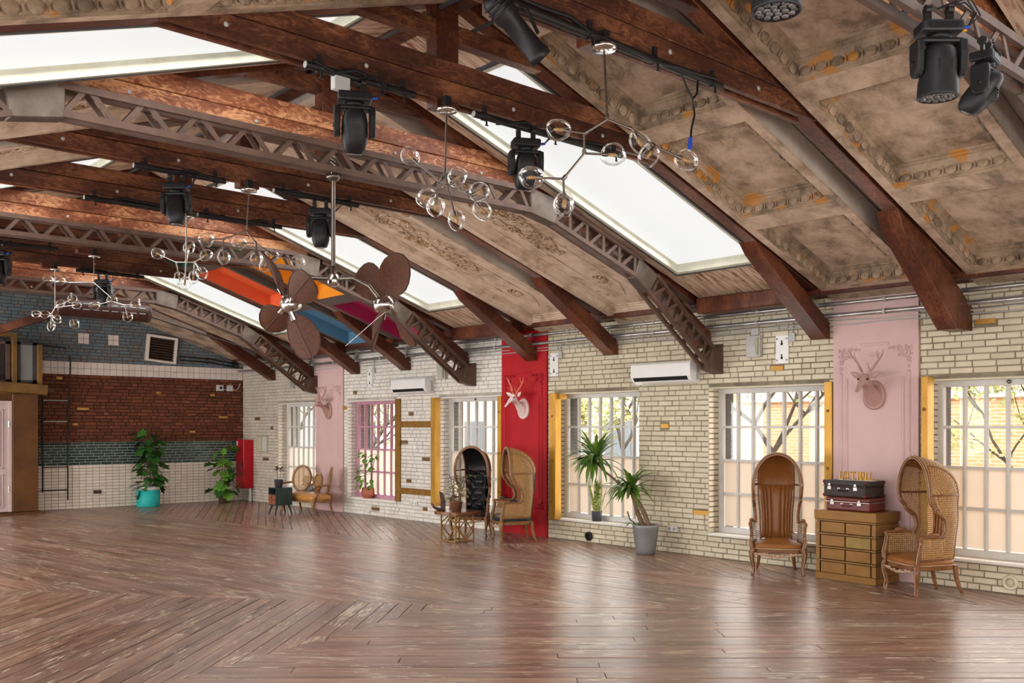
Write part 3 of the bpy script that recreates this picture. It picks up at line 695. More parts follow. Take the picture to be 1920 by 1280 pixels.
# ---- hanging ceiling panels
def panel(side, y0, y1, style, label, seed, grp=None):
    rn = random.Random(seed)
    root = thing('ceiling_panel', label, 'ceiling panel', (0, 0, 0), group=grp)
    e0, e1 = (XM + .28, 11.46) if side == 'R' else (XL + .03, XM - .12)
    top = .30
    coff = style in ('coffer',) or style.startswith('col')
    if coff: hx = [(5.93, 7.45), (7.72, 9.27), (9.55, 11.10)]
    elif style == 'ornament': hx = [(6.3, 11.22)]
    else: hx = []
    if side == 'L': hx = [(XM * 2 - .07 - q, XM * 2 - .07 - p) for p, q in hx]
    hx.sort()
    hy0, hy1 = y0 + .10, y1 - .10
    fm = MT['coffdark'] if style.startswith('col') else MT['plaster'] if style != 'ornament' else MT['plasterpale']
    gm = MT['plastergrey'] if not style.startswith('col') else fm
    f = MB()
    if hx:
        xs = [e0] + [v_ for h in hx for v_ in h] + [e1]
        for i in range(0, len(xs), 2): slab(f, side, xs[i], xs[i + 1], hy0, hy1, 0, .03)
        slab(f, side, e0, e1, y0, hy0, 0, .03); slab(f, side, e0, e1, hy1, y1, 0, .03)
    else: slab(f, side, e0, e1, y0, y1, 0, .03)
    f.build('panel_frame', fm, root)
    s_ = MB(); slab(s_, side, e0, e1, y0, y0 + .03, .03, top); slab(s_, side, e0, e1, y1 - .03, y1, .03, top)
    slab(s_, side, e0, e0 + .03, y0 + .03, y1 - .03, .03, top); slab(s_, side, e1 - .03, e1, y0 + .03, y1 - .03, .03, top)
    s_.build('panel_side', gm, root)
    for hi, (a, b) in enumerate(hx):
        if style == 'coffer': prof = [(0, 0), (.010, .004), (.012, .018), (.026, .022), (.074, .135), (.078, .150), (.094, .154), (.098, .172), (.114, .176), (.118, .195)]
        elif style == 'ornament': prof = [(0, 0), (.010, .002), (.014, .022), (.030, .026), (.075, .062), (.080, .078), (.105, .080), (.110, .095), (.145, .098), (.150, .112)]
        else: prof = [(0, 0), (.004, .004), (.035, .24)]
        mo = MB(); rings = [[SP(side, a + i, hy0 + i, d), SP(side, b - i, hy0 + i, d), SP(side, b - i, hy1 - i, d), SP(side, a + i, hy1 - i, d)] for i, d in prof]
        mo.loft([[Vector(p) for p in r] for r in rings], False, False)
        mm = MT['plastermould'] if style == 'coffer' else MT['plasterpale'] if style == 'ornament' else None
        if mm is None:
            ck = style.split('_')[1:][hi if side == 'R' else 2 - hi]; mm = MT['cf_' + ck]
        mo.build('moulding', mm, root, bevel=0)
        i, d = prof[-1]; fl = MB().add([SP(side, a + i, hy0 + i, d), SP(side, b - i, hy0 + i, d), SP(side, b - i, hy1 - i, d), SP(side, a + i, hy1 - i, d)], [(0, 1, 2, 3)])
        fl.build('field', MT['plaster'] if style == 'coffer' else mm, root)
        if style == 'coffer':
            eg = MB(); th = (-1 if side == 'R' else 1) * math.atan(.335)
            def egg(x, y, along):
                M = Matrix.Rotation(math.atan(.335) if side == 'R' else -math.atan(.335), 4, 'Y')
                c_ = SP(side, x, y, .074)
                eg.ell(c_, (.064, .024, .060) if along == 'x' else (.024, .064, .060), 8, 6, M)
                o_ = .068
                c2_ = SP(side, x + (o_ if along == 'x' else 0), y + (0 if along == 'x' else o_), .078)
                eg.ell(c2_, (.009, .026, .055) if along == 'x' else (.026, .009, .055), 6, 4, M)
            nx = max(3, round((b - a - .1) / .140)); ny = max(3, round((hy1 - hy0 - .1) / .140))
            for k in range(nx):
                x = a + .05 + (b - a - .10) * (k + .5) / nx
                egg(x, hy0 + .046, 'x'); egg(x, hy1 - .046, 'x')
            for k in range(ny):
                y = hy0 + .05 + (hy1 - hy0 - .10) * (k + .5) / ny
                egg(a + .046, y, 'y'); egg(b - .046, y, 'y')
            eg.build('egg_moulding', MT['plastermould'], root, kind='stuff')
        if style == 'ornament':
            d = .098; ob = MB()
            ym = (hy0 + hy1) / 2; xa, xb = (a + .9, b - 1.75) if side == 'R' else (a + 1.75, b - .9)
            for k in range(150):                       # acanthus scrolls crowded along the middle
                x = rn.uniform(xa, xb); y = ym + rn.uniform(-.24, .24) * (1 - .5 * abs(2 * (x - xa) / (xb - xa) - 1))
                r = rn.uniform(.03, .075); an = rn.uniform(0, 2 * pi); tn = rn.uniform(.5, 1.1) * rn.choice((-1, 1))
                pts = [SP(side, x + r * (1 - .75 * t / 7) * cos(an + tn * 2 * pi * t / 7), y + r * (1 - .75 * t / 7) * sin(an + tn * 2 * pi * t / 7), d) for t in range(8)]
                ob.tube(pts, [.017 * (1 - .4 * t / 7) for t in range(8)], 5)
            ob.build('acanthus_relief', MT['orn'], root, kind='stuff')
            ob = MB(); xo = b - .95 if side == 'R' else a + .95
            for k in range(10):
                t = 2 * pi * k / 10
                ob.tube([SP(side, xo, ym, d), SP(side, xo + .09 * cos(t), ym + .09 * sin(t), d - .008), SP(side, xo + .12 * cos(t + .3), ym + .12 * sin(t + .3), d)], [.02, .022, .008], 5)
            ob.build('rosette', MT['orn'], root)
            ob = MB(); q = .34
            ring = [(a + .42, hy0 + .42), (b - .42 - q, hy0 + .36), (b - .42, hy0 + .55), (b - .42, hy1 - .55), (b - .42 - q, hy1 - .36), (a + .42, hy1 - .42)]
            pts = [SP(side, x, y, .110) for x, y in ring]; ob.tube(pts + [pts[0]], .011, 5, smooth=False)
            ob.build('inner_bead', MT['plasterpale'], root)
    return root
def pl(side, a, b, style, label, seed): return panel(side, TY[a] + .48 if a in TY else a, TY[b] - .03 if b in TY else b, style, label, seed)
pl('R', 'S0', 'T1', 'coffer', 'brown plaster coffered ceiling panel behind the two nearest stage lights', 1)
pl('R', 'T1', 'T2', 'coffer', 'brown plaster coffered ceiling panel between nearest timber truss and the long skylight', 2)
pl('R', 'S1', 'T3', 'ornament', 'pale plaster ceiling panel with acanthus relief next to the steel arch', 3)
pl('R', 'T3', 'T4', 'ornament', 'pale plaster ceiling panel with acanthus relief beside the skylight above the fan', 4)
pl('R', 'S2', 'T5', 'col_green_orange_magenta', 'ceiling panel of deep orange and magenta coffers above the fan', 5)
pl('R', 'T5', 'T6', 'col_green_redor_blue', 'ceiling panel of deep vermilion and blue coffers behind the fan', 6)
pl('R', 'S3', 'T7', 'plain', 'plain brown plaster ceiling panel above the louvred vent', 7)
panel('R', TY['T7'] + .48, YF - .01, 'plain', 'plain brown plaster ceiling panel against the far brick gable', 8)
pl('L', 'S0', 'T1', 'coffer', 'coffered plaster panel in the opposite slope nearest overhead', 9)
pl('L', 'T1', 'T2', 'coffer', 'coffered plaster panel with egg moulding along the top left edge', 10)
pl('L', 'S1', 'T3', 'ornament', 'ornamented plaster panel in the opposite slope under the welded knee plate', 11)
pl('L', 'T3', 'T4', 'ornament', 'ornamented plaster panel in the opposite slope beyond the second dark collar beam', 12)
pl('L', 'S2', 'T5', 'plain', 'plain plaster panel in the opposite slope past the second skylight', 13)
pl('L', 'T5', 'T6', 'plain', 'plain plaster panel in the opposite slope near the far skylight', 14)
pl('L', 'S3', 'T7', 'plain', 'plain plaster panel in the opposite slope near the far gable', 15)
panel('L', TY['T7'] + .48, YF - .01, 'plain', 'plain plaster panel of the opposite slope against the far gable', 16)
# ridge
MB().box(XM - .06, XM + .2, YB, YF, 5.60, 5.95).build('ridge_beam', MT['timber'], ceiling)
MB().box(XM - .15, XM - .12, YB, YF, 5.50, 5.52).box(XM + .28, XM + .31, YB, YF, 5.44, 5.46).build('light_rail', MT['skyseal'], ceiling)

# ---- timber trusses
def truss(y, label, bright=False, foot=None):
    root = thing('roof_truss', label, 'roof truss')
    cm = MT['timber_lit'] if bright else MT['timber']  # collars beside skylights take the timber with light painted in
    XA, XB = 2.35, 8.05
    for z0, z1 in ((4.73, 4.898), (4.906, 5.075)):
        for y0 in (y, y + .13): MB().box(XA, XB, y0, y0 + .055, z0, z1).build('collar_board', cm, root, bevel=.006)
    MB().box(4.1, 6.3, y + .03, y + .15, 5.27, 5.42).build('upper_collar', MT['timber'], root, bevel=.006)
    MB().box(5.03, 5.27, y + .015, y + .17, 4.66, 5.75).build('king_post', MT['timberfoot'], root, bevel=.006)
    for side in 'RL':
        f = MB(); a, b = (XM + .05, 11.42) if side == 'R' else (XL + .02, XM - .02)
        slab(f, side, a, b, y + .02, y + .18, .02, .26); f.build('rafter', MT['timberfoot'], root, bevel=.006)
        pg = foot or [(9.78, 4.14), (9.93, 3.98), (11.42, 3.05), (11.5, 3.05), (11.5, 3.27), (10.35, 3.94)]
        if side == 'L':
            dz = zl(XL) - zr(11.5); pg = [(XL + (11.5 - u), v_ + dz) for u, v_ in pg]
        MB().prism(pg, 'y', y + .02, y + .26).build('foot_brace', MT['timberfoot'], root, bevel=.008)
    for x in (3.1, 4.3, 5.9, 7.1):
        MB().lathe([(0, 0), (.021, 0), (.019, .008), (.0, .011)], 10, TR((x, y, 4.815), (pi / 2, 0, 0))).build('bolt', MT['metalgrey'], root)
    return root
truss(TY['T0'] + .02, 'dark timber truss behind the camera position')
truss(TY['T1'] + .02, 'dark timber truss at the top carrying the nearest long lighting bar', foot=[(9.66, 4.18), (9.80, 3.95), (11.10, 3.02), (11.5, 3.02), (11.5, 3.3), (10.3, 3.97)])
truss(TY['T2'] + .02, 'dark timber truss over the long skylight with a short king post')
truss(TY['T3'] + .02, 'dark timber truss just beyond the nearer steel arch')
truss(TY['T4'] + .02, 'dark timber truss between the ornate panels and second skylight')
truss(TY['T5'] + .02, 'dark timber truss dividing the orange and vermilion coffers')
truss(TY['T6'] + .02, 'dark timber truss past the vermilion and blue coffers')
truss(TY['T7'] + .02, 'dark timber truss last before the far gable')
for k, lb in (('S0', 'timber truss with painted-in glow in the top right corner'), ('S1', 'timber truss with painted-in glow behind the nearer steel arch'), ('S2', 'timber truss with painted-in glow behind the second steel arch'), ('S3', 'timber truss with painted-in glow behind the farthest steel arch')):
    truss(TY[k] + .06, lb, True)

# ---- riveted steel lattice arches in front of every third truss
def arch(y, label):
    root = thing('steel_arch', label, 'steel arch')
    cx_ = 5.12
    bot = [(2.50, 4.46), (2.15, 4.385), (.66, 3.885), (.42, 3.72), (-.98, 2.74)]
    top = [(2.46, 4.69), (2.06, 4.62), (.56, 4.115), (.24, 3.93), (-1.1, 3.02)]
    segs = [('flat', (2.5, 4.46), (7.74, 4.46), (2.46, 4.69), (7.78, 4.69), 11)]
    mir = lambda p: (2 * cx_ - p[0], p[1])
    for f in (lambda p: p, mir):
        segs.append(('slope', f((2.12, 4.38)), f((.62, 3.88)), f((2.02, 4.61)), f((.50, 4.10)), 5))
        segs.append(('foot', f((.40, 3.72)), f((-.98, 2.74)), f((.20, 3.93)), f((-1.12, 2.98)), 5))
    y0, y1 = y, y + .13
    yz = lambda p, yy: (p[0], yy, p[1])
    ch = {}
    for kind, b0, b1, t0, t1, nseg in segs:
        for yy in (y0, y1):
            MB().bar(yz(b0, yy), yz(b1, yy), .045, .06 if kind == 'flat' else .05).build('chord', MT['steelbrown'], root)
            MB().bar(yz(t0, yy), yz(t1, yy), .045, .06 if kind == 'flat' else .05).build('chord', MT['steelbrown'], root)
            lp = lambda a, b_, t: (a[0] + (b_[0] - a[0]) * t, a[1] + (b_[1] - a[1]) * t)
            for i in range(nseg):
                if kind == 'foot':                     # ladder pattern with slanted rungs
                    p = lp(b0, b1, (i + .35) / nseg); q = lp(t0, t1, (i + .15) / nseg); r_ = lp(t0, t1, (i + .75) / nseg)
                    MB().bar(yz(p, yy), yz(q, yy), .04, .014, (0, 1, 0)).build('strut', MT['steelbrown'], root)
                    MB().bar(yz(p, yy), yz(r_, yy), .04, .014, (0, 1, 0)).build('strut', MT['steelbrown'], root)
                else:
                    p = lp(b0, b1, (i + .02) / nseg); q = lp(t0, t1, (i + .46) / nseg); r_ = lp(b0, b1, (i + .90) / nseg); q2 = lp(t0, t1, (i + .54) / nseg)
                    MB().bar(yz(p, yy), yz(q, yy), .014, .045, (0, 1, 0) if False else (1, 0, 0)).build('strut', MT['steelbrown'], root)
                    MB().bar(yz(q2, yy), yz(r_, yy), .014, .045, (1, 0, 0)).build('strut', MT['steelbrown'], root)
    for f in (lambda p: p, mir):
        P = [f(p) for p in ((2.52, 4.42), (2.52, 4.72), (2.05, 4.65), (2.10, 4.34))]
        MB().prism(P, 'y', y - .02, y + .15).build('knee_plate', MT['plate'], root, bevel=.01)
        P = [f(p) for p in ((.66, 3.86), (.56, 4.13), (.18, 3.93), (.38, 3.68))]
        MB().prism(P, 'y', y - .02, y + .15).build('knee_plate', MT['plate'], root, bevel=.01)
        P = [f(p) for p in ((-.95, 2.72), (-1.0, 2.98), (-1.26, 3.1), (-1.26, 2.66))]
        MB().prism(P, 'y', y - .03, y + .16).build('foot_block', MT['steelbrown'], root, bevel=.01)
    return root
arch(TY['S0'] - .14, 'rust brown lattice steel arch in the top right corner')
arch(TY['S1'] - .10, 'rust brown lattice steel arch crossing the middle carrying the fan')
arch(TY['S2'] - .10, 'rust brown lattice steel arch crossing in front of the orange coffers')
arch(TY['S3'] - .10, 'rust brown lattice steel arch nearest the blue grey gable')
# ================================================================== FURNITURE
def lerp(a, b, t): return a + (b - a) * t
def interp(tab, z):
    for (a, va), (b, vb) in zip(tab, tab[1:]):
        if z <= b: 
            t = max(0, min(1, (z - a) / (b - a))); t = t * t * (3 - 2 * t); return lerp(va, vb, t)
    return tab[-1][1]
def sp(x, e): return math.copysign(abs(x) ** e, x)
def cushion(mb, wf, wb, yf, yb, z0, h, crown, n=10):
    base = []
    N = 36
    for k in range(N):
        t = 2 * pi * k / N; cx_, cy_ = sp(cos(t), .45), sp(sin(t), .45)
        y = lerp(yf, yb, (cy_ + 1) / 2); wd = lerp(wf, wb, (cy_ + 1) / 2); base.append((cx_ * wd, y + (-.03 * (1 - cx_ * cx_) if cy_ < 0 else 0)))
    ym = (yf + yb) / 2
    prof = [(.96, 0), (1.0, .18), (1.02, .45), (1.0, .7), (.93, .9), (.8, 1.0), (.55, 1.0 + crown * .6), (.25, 1.0 + crown), (.01, 1.0 + crown)]
    mb.loft([[Vector((x * s, ym + (y - ym) * s, z0 + h * q)) for x, y in base] for s, q in prof], True)
    return base
def cabriole(mb, x, y, top, out=.03):
    sx_ = 1 if x > 0 else -1; sy_ = 1 if y > 0 else -1
    mb.tube([(x, y, top), (x + sx_ * out * .7, y + sy_ * out * .6, top - .05), (x + sx_ * out * .6, y + sy_ * out * .5, top * .62), (x, y, top * .35), (x - sx_ * .006, y - sy_ * .005, top * .16), (x + sx_ * .008, y + sy_ * .008, top * .06), (x + sx_ * .012, y + sy_ * .012, 0)],
            [.036, .037, .029, .021, .018, .022, .020], 10)
def hood_chair(label, loc, face_deg, kind, lean=0):
    wood = MT['chairwood'] if kind != 'D' else MT['goldwood']
    lea = MT['tan'] if kind in 'AB' else MT['blackleather']
    cn = MT['canedark'] if kind in 'AC' else MT['cane']
    root = thing('hooded_armchair', label, 'armchair', loc, radians(face_deg + 90))
    zc, HT, W0 = 1.13, .42, .305
    yft = [(.40, .02), (.66, .03), (.74, .075), (.84, .055), (.96, -.06), (1.06, -.125), (1.13, -.14)]
    wt_ = [(.40, .262), (.7, .272), (1.0, .298), (1.13, .305)]
    yb = lambda z: .255 + .075 * max(0, min(1, (z - .4) / .73))
    def low(th, z, inn=0):
        w_ = interp(wt_, z) - inn; f_ = interp(yft, z); e = .62
        return Vector((w_ * sp(cos(th), e), f_ + (yb(z) - inn - f_) * abs(sin(th)) ** e, z))
    def dome(th, ph, inn=0):
        e = lerp(1.0, .62, sin(ph)); w_ = W0 - inn; ex = lerp(1.0, .62, sin(ph))
        return Vector((w_ * sp(cos(th), ex), -.14 + (yb(zc) - inn + .14) * abs(sin(th)) ** e * sin(ph), zc + (HT - inn) * abs(sin(th)) ** e * cos(ph) ** .9))
    t1 = radians(50)
    for a, b in ((0, t1), (pi - t1, pi)):
        mb = MB(); mb.grid(lambda u, v: low(lerp(a, b, u), lerp(.40, zc, v)), 12, 18, True, lambda u, v: (u * .36, v * .73)); mb.build('cane_panel', cn, root, solid=.006)
        mb = MB(); mb.grid(lambda u, v: dome(lerp(a, b, u), v * pi / 2), 12, 12, True, lambda u, v: (u * .36, v * .42)); mb.build('cane_panel', cn, root, solid=.006)
    # upholstered back between the two ribs
    def pad(u, v):
        th = lerp(t1, pi - t1, u); z = lerp(.42, zc, v)
        if kind in 'AB': q = .024 + .032 * abs(sin(u * pi * 7)) ** .5
        else:
            a_ = u * 2.5 + v * 3.5; b_ = u * 2.5 - v * 3.5
            q = .022 + .05 * (abs(sin(a_ * pi / 1.0)) * abs(sin(b_ * pi / 1.0))) ** .45
        q *= min(1, 8 * v + .2) * min(1, 8 * (1 - v) + .2)
        return low(th, z, q)
    bkc = MB().grid(pad, 84, 56 if kind in 'CD' else 14, True).build('back_cushion', lea, root)
    if kind in 'AB':
        for i in range(1, 7): MB().tube([low(lerp(t1, pi - t1, i / 7), lerp(.45, zc - .05, k / 10), .027) for k in range(11)], .0035, 5).build('channel_seam', MT['seam'], bkc)
    if kind in 'CD':
        bt = MB()
        for i in range(-1, 7):
            for j in range(-4, 7):
                u_, v_ = (i + j) / 5, (i - j) / 7
                if .06 < u_ < .94 and .06 < v_ < .94: bt.ell(low(lerp(t1, pi - t1, u_), lerp(.42, zc - .03, v_), .024), (.011, .011, .011), 7, 5)
        bt.build('button', lea, root)
    MB().grid(lambda u, v: dome(lerp(t1, pi - t1, u), lerp(.06, 1.0, v) * pi / 2, .02), 24, 16, True).build('hood_lining', lea, root)
    MB().grid(lambda u, v: low(lerp(t1, pi - t1, u), lerp(.40, zc, v), -.012), 16, 8, True).build('outer_back', lea if kind in 'CD' else cn, root)
    MB().grid(lambda u, v: dome(lerp(t1, pi - t1, u), v * pi / 2, -.006), 16, 12, True, lambda u, v: (u * .5, v * .45)).build('outer_hood', cn if kind in 'AB' else lea if kind == 'C' else cn, root, solid=.005)
    # front rim: sides and arch in one carved band
    pts = [low(0, z) for z in [lerp(.64, zc, i / 16) for i in range(17)]] + [dome(pi * i / 28, 0) for i in range(1, 28)] + [low(pi, z) for z in [lerp(zc, .64, i / 16) for i in range(17)]]
    MB().tube(pts, .024, 9).build('hood_rim', wood, root)
    off = lambda d, s: [Vector((p.x * (1 + s / .305), p.y - d, p.z + s * max(0, (p.z - zc) / HT))) for p in pts]
    MB().tube(off(.020, -.012), .0042, 5).tube(off(.017, .016), .0042, 5).build('gilt_line', MT['chairline'], root)
    for th in (t1, pi - t1):
        MB().tube([low(th, lerp(.40, zc, i / 12), .002) for i in range(13)] + [dome(th, pi / 2 * (1 - i / 12), .002) for i in range(1, 13)], .013, 7).build('rib', wood, root)
    MB().tube([low(pi * i / 30, zc, .004) for i in range(31)], .014, 7).build('hood_band', wood, root)
    # seat
    mb = MB(); base = cushion(mb, .335, .255, -.325, .25, .335, .075, .55); mb.build('seat_cushion', lea, root)
    mb = MB(); mb.loft([[Vector((x * s, -.04 + (y + .04) * s, z)) for x, y in base] for s, z in ((.97, .285), (1.0, .29), (1.0, .335), (.98, .34))], False); mb.build('seat_rail', wood, root, bevel=.004)
    mb = MB(); mb.tube([Vector((x * 1.005, -.04 + (y + .04) * 1.005, .342)) for x, y in base + base[:1]], .0075, 5); mb.build('nailhead_trim', MT['chairline'] if kind in 'AB' else MT['goldwood'], root)
    cv = MB()
    for k in range(-4, 5):
        x = k * .055; z = .285 - .028 * cos(k * pi / 8) - (.012 if k % 2 == 0 else 0)
        cv.ell((x, -.352 + .0015 * k * k * .4, z), (.03, .016, .018), 8, 5)
    cv.tube([(-.30, -.335, .275), (-.18, -.352, .262), (0, -.356, .235), (.18, -.352, .262), (.30, -.335, .275)], .009, 6)
    cv.build('carved_apron', MT['chairline'], root)
    for sx_ in (-1, 1):
        mb = MB(); cabriole(mb, sx_ * .305, -.295, .335); mb.build('leg', wood, root)
        mb = MB(); mb.tube([(sx_ * .215, .235, .335), (sx_ * .22, .245, .2), (sx_ * .232, .275, .08), (sx_ * .245, .315, 0)], [.028, .026, .021, .017], 8); mb.build('leg', wood, root)
        x = sx_
        MB().tube([(x * .315, -.30, .33), (x * .335, -.305, .42), (x * .328, -.285, .52), (x * .335, -.262, .61), (x * .345, -.285, .655), (x * .34, -.255, .672)], [.03, .026, .02, .02, .024, .016], 9).build('arm_post', wood, root)
        MB().tube([(x * .34, -.28, .662), (x * .335, -.15, .668), (x * .30, -.02, .664), (x * .272, .06, .66)], [.021, .022, .02, .018], 9, flat=.7).build('arm_rest', wood, root)
        MB().tube([(x * .338, -.17, .680), (x * .334, -.15, .692), (x * .318, -.06, .690), (x * .31, -.03, .678)], [.012, .022, .022, .012], 9).build('arm_pad', lea if kind != 'B' else wood, root)
        def ap(u, v): return Vector((x * lerp(lerp(.328, .335, v), lerp(.266, .272, v), u ** 1.4), lerp(-.27, .06, u), lerp(.40, .65, v)))
        MB().grid(ap, 8, 6, True, lambda u, v: (u * .34, v * .25)).build('cane_panel', cn, root, solid=.006)
        MB().bar((x * .33, -.28, .405), (x * .266, .06, .405), .022, .03).build('arm_rail', wood, root, bevel=.004)
        gl = MB(); gl.tube([(x * .318, -.335, .335), (x * .332, -.345, .28), (x * .325, -.338, .2), (x * .305, -.318, .11), (x * .312, -.33, .02)], .005, 5)
        gl.tube([(x * .337, -.33, .36), (x * .352, -.327, .44), (x * .345, -.305, .53), (x * .352, -.285, .62)], .005, 5); gl.build('gilt_line', MT['chairline'], root)
    return root
hood_chair('hooded canopy armchair in tan channelled leather facing the room, left of the chest', (10.97, 7.04, 0), 215, 'A')
hood_chair('hooded canopy armchair in tan leather and pale cane, right of the chest', (10.93, 5.06, 0), 148, 'B')
hood_chair('hooded canopy armchair with black tufted leather back behind the small table', (10.80, 13.06, 0), 214, 'C')
hood_chair('hooded cane armchair with black seat turned sideways against the red pilaster', (10.76, 11.93, 0), 152, 'D')

# ---- three-back settee
def settee(loc, rz):
    root = thing('settee', 'gilded settee with three oval cane backs and amber leather seat', 'settee', loc, rz)
    wood = MT['goldwood']
    mb = MB(); N = 44; base = [(.80 * sp(cos(2 * pi * k / N), .6), .30 * sp(sin(2 * pi * k / N), .75) - .02) for k in range(N)]
    mb.loft([[Vector((x * s, y * s, z)) for x, y in base] for s, z in ((.98, .31), (1.01, .335), (1.02, .36), (.99, .395), (.9, .425), (.6, .445), (.02, .45))], True); mb.build('seat_cushion', MT['amber'], root)
    mb = MB(); mb.loft([[Vector((x * s, y * s, z)) for x, y in base] for s, z in ((.96, .255), (1.0, .26), (1.0, .31), (.97, .315))], False); mb.build('seat_rail', wood, root)
    for cx_, hw, hh, zc, ang, ty in ((-.60, .235, .285, .725, 28, .22), (0, .165, .19, .66, 0, .285), (.60, .235, .285, .725, -28, .22)):
        M = Matrix.Translation((cx_, ty, zc)) @ Matrix.Rotation(radians(ang), 4, 'Z') @ Matrix.Rotation(radians(-10), 4, 'X')
        ring = [M @ Vector((hw * cos(2 * pi * k / 32), 0, hh * sin(2 * pi * k / 32))) for k in range(33)]
        fr = MB().tube(ring, .026, 8); ring2 = [M @ Vector((hw * .93 * cos(2 * pi * k / 32), -.02, hh * .93 * sin(2 * pi * k / 32))) for k in range(33)]
        bk = fr.build('backrest_frame', wood, root)
        MB().tube(ring2, .006, 5).build('gilt_line', MT['chairline'], bk)
        cz = MB(); vs = [M @ Vector((0, 0, 0))] + ring[:-1]
        cz.add(vs, [(0, 1 + k, 1 + (k + 1) % 32) for k in range(32)], uv=[(0, 0)] + [(hw * cos(2 * pi * k / 32), hh * sin(2 * pi * k / 32)) for k in range(32)])
        cz.build('cane_panel', MT['cane'], bk, solid=.004)
        cr = MB()
        for k in range(-2, 3): cr.ell(M @ Vector((k * .035, -.02, hh + .012 - abs(k) * .006)), (.024, .02, .02 + .006 * (k == 0)), 7, 5)
        cr.build('carved_crest', MT['chairline'], bk)
        for sx_ in (-1, 1): MB().tube([M @ Vector((sx_ * hw * .45, 0, -hh * .92)), (cx_ + sx_ * hw * .5, ty + .0, .40), (cx_ + sx_ * hw * .5, ty - .01, .29)], .02, 7).build('back_post', wood, root)
    for sx_ in (-1, 1):
        MB().tube([(sx_ * .235 * 1.0, .27, .60), (sx_ * .30, .26, .585), (sx_ * .37, .24, .61)], .016, 7).build('back_link', wood, root)
        MB().tube([(sx_ * .78, .13, .64), (sx_ * .82, .0, .635), (sx_ * .80, -.14, .625), (sx_ * .77, -.24, .60)], [.018, .022, .024, .03], 8).build('arm_rest', wood, root)
        MB().tube([(sx_ * .77, -.25, .60), (sx_ * .75, -.22, .52), (sx_ * .79, -.20, .44), (sx_ * .74, -.24, .34), (sx_ * .72, -.24, .26)], [.034, .024, .022, .03, .034], 8).build('arm_post', wood, root)
        MB().ell((sx_ * .77, -.265, .605), (.03, .016, .03), 10, 6).build('rosette', MT['chairline'], root)
        mb = MB(); cabriole(mb, sx_ * .70, -.235, .27, .02); mb.build('leg', wood, root)
        mb = MB(); mb.tube([(sx_ * .66, .19, .27), (sx_ * .67, .21, .14), (sx_ * .70, .26, 0)], [.028, .024, .018], 8); mb.build('leg', wood, root)
    return root
settee((10.86, 18.95, 0), radians(-90))

# ---- chest of drawers with cases and letters
def chest(loc, rz):
    root = thing('drawer_chest', 'bronze painted chest of drawers with overlapping ledges, between two leather chairs', 'chest of drawers', loc, rz)
    W, D, H = .82, .52, .865; m = MT['chest']
    MB().box(-W / 2 + .02, W / 2 - .02, -D / 2 + .025, D / 2, .085, .75).build('carcass', MT['chest'], root)
    MB().box(-W / 2 - .005, W / 2 + .005, -D / 2 - .01, D / 2 + .005, 0, .085).build('plinth', m, root, bevel=.004)
    MB().box(-W / 2 - .012, W / 2 + .012, -D / 2 - .015, D / 2 + .005, .75, H).build('top', m, root, bevel=.004)
    rows = 4; h = (.75 - .085) / rows
    for r in range(rows):
        z0 = .085 + r * h
        MB().box(-W / 2, W / 2, -D / 2 - .005, D / 2, z0 + h - .022, z0 + h - .004).build('ledge', m, root, bevel=.002)
        MB().box(-W / 2, -W / 2 + .055, -D / 2 + .002, D / 2, z0 + .004, z0 + h - .03).build('stile', m, root, bevel=.002)
        MB().box(W / 2 - .055, W / 2, -D / 2 + .002, D / 2, z0 + .004, z0 + h - .03).build('stile', m, root, bevel=.002)
        for i in (0, 1):
            x0 = -W / 2 + .073 + i * .345
            d = MB().box(x0, x0 + .328, -D / 2 + .004, -D / 2 + .2, z0 + .004, z0 + h - .03).build('drawer', MT['chestpatch'] if (r, i) == (2, 1) else m, root, bevel=.003)
            if (r, i) == (2, 1): d['label'] = 'drawer with a worn yellow brass coloured front'
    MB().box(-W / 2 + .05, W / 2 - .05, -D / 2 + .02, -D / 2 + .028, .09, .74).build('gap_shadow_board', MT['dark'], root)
    return root
chest((11.165, 6.03, 0), radians(-90 - 3))
def suitcase(name, label, loc, rz, W, D, H, m, lidm, strap):
    root = thing(name, label, 'suitcase', loc, rz)
    MB().box(-W / 2, W / 2, -D / 2, D / 2, .0, H * .66).build('body', m, root, bevel=.02, seg=3)
    MB().box(-W / 2 - .004, W / 2 + .004, -D / 2 - .004, D / 2 + .004, H * .66 + .003, H).build('lid', lidm, root, bevel=.02, seg=3)
    MB().box(-W / 2 - .006, W / 2 + .006, -D / 2 - .006, D / 2 + .006, H * .66 - .003, H * .66 + .003).build('seam', MT['nickel'] if m == MT['casered'] else MT['darkwood'], root)
    for x in (-W * .34, W * .28):
        MB().box(x - .027, x + .027, -D / 2 - .014, -D / 2 - .002, H * .42, H * .64).build('latch', MT['nickel'], root, bevel=.004)
        MB().box(x - .016, x + .016, -D / 2 - .016, -D / 2 - .004, H * .66, H * .82).build('latch_hook', MT['nickel'], root, bevel=.003)
    MB().tube([(-.07, -D / 2 - .004, H * .50), (-.065, -D / 2 - .02, H * .40), (.0, -D / 2 - .026, H * .37), (.055, -D / 2 - .02, H * .40), (.06, -D / 2 - .004, H * .50)], .009, 7).build('handle', MT['casered'] if m == MT['casered'] else MT['dark'], root)
    for x in (-.07, .06): MB().box(x - .018, x + .018, -D / 2 - .008, -D / 2 + .002, H * .46, H * .56).build('handle_mount', MT['nickel'], root)
    if strap:
        for x in (-W / 2, W / 2):
            for y in (-D / 2, D / 2):
                for z in (.02, H - .02): MB().ell((x - math.copysign(.012, x), y - math.copysign(.012, y), z), (.026, .026, .024), 8, 6).build('corner_cap', MT['casered'], root)
    return root
suitcase('suitcase', 'oxblood red suitcase lying on the chest', (11.135, 6.03, .865), radians(-94), .60, .36, .165, MT['casered'], MT['casered'], False)
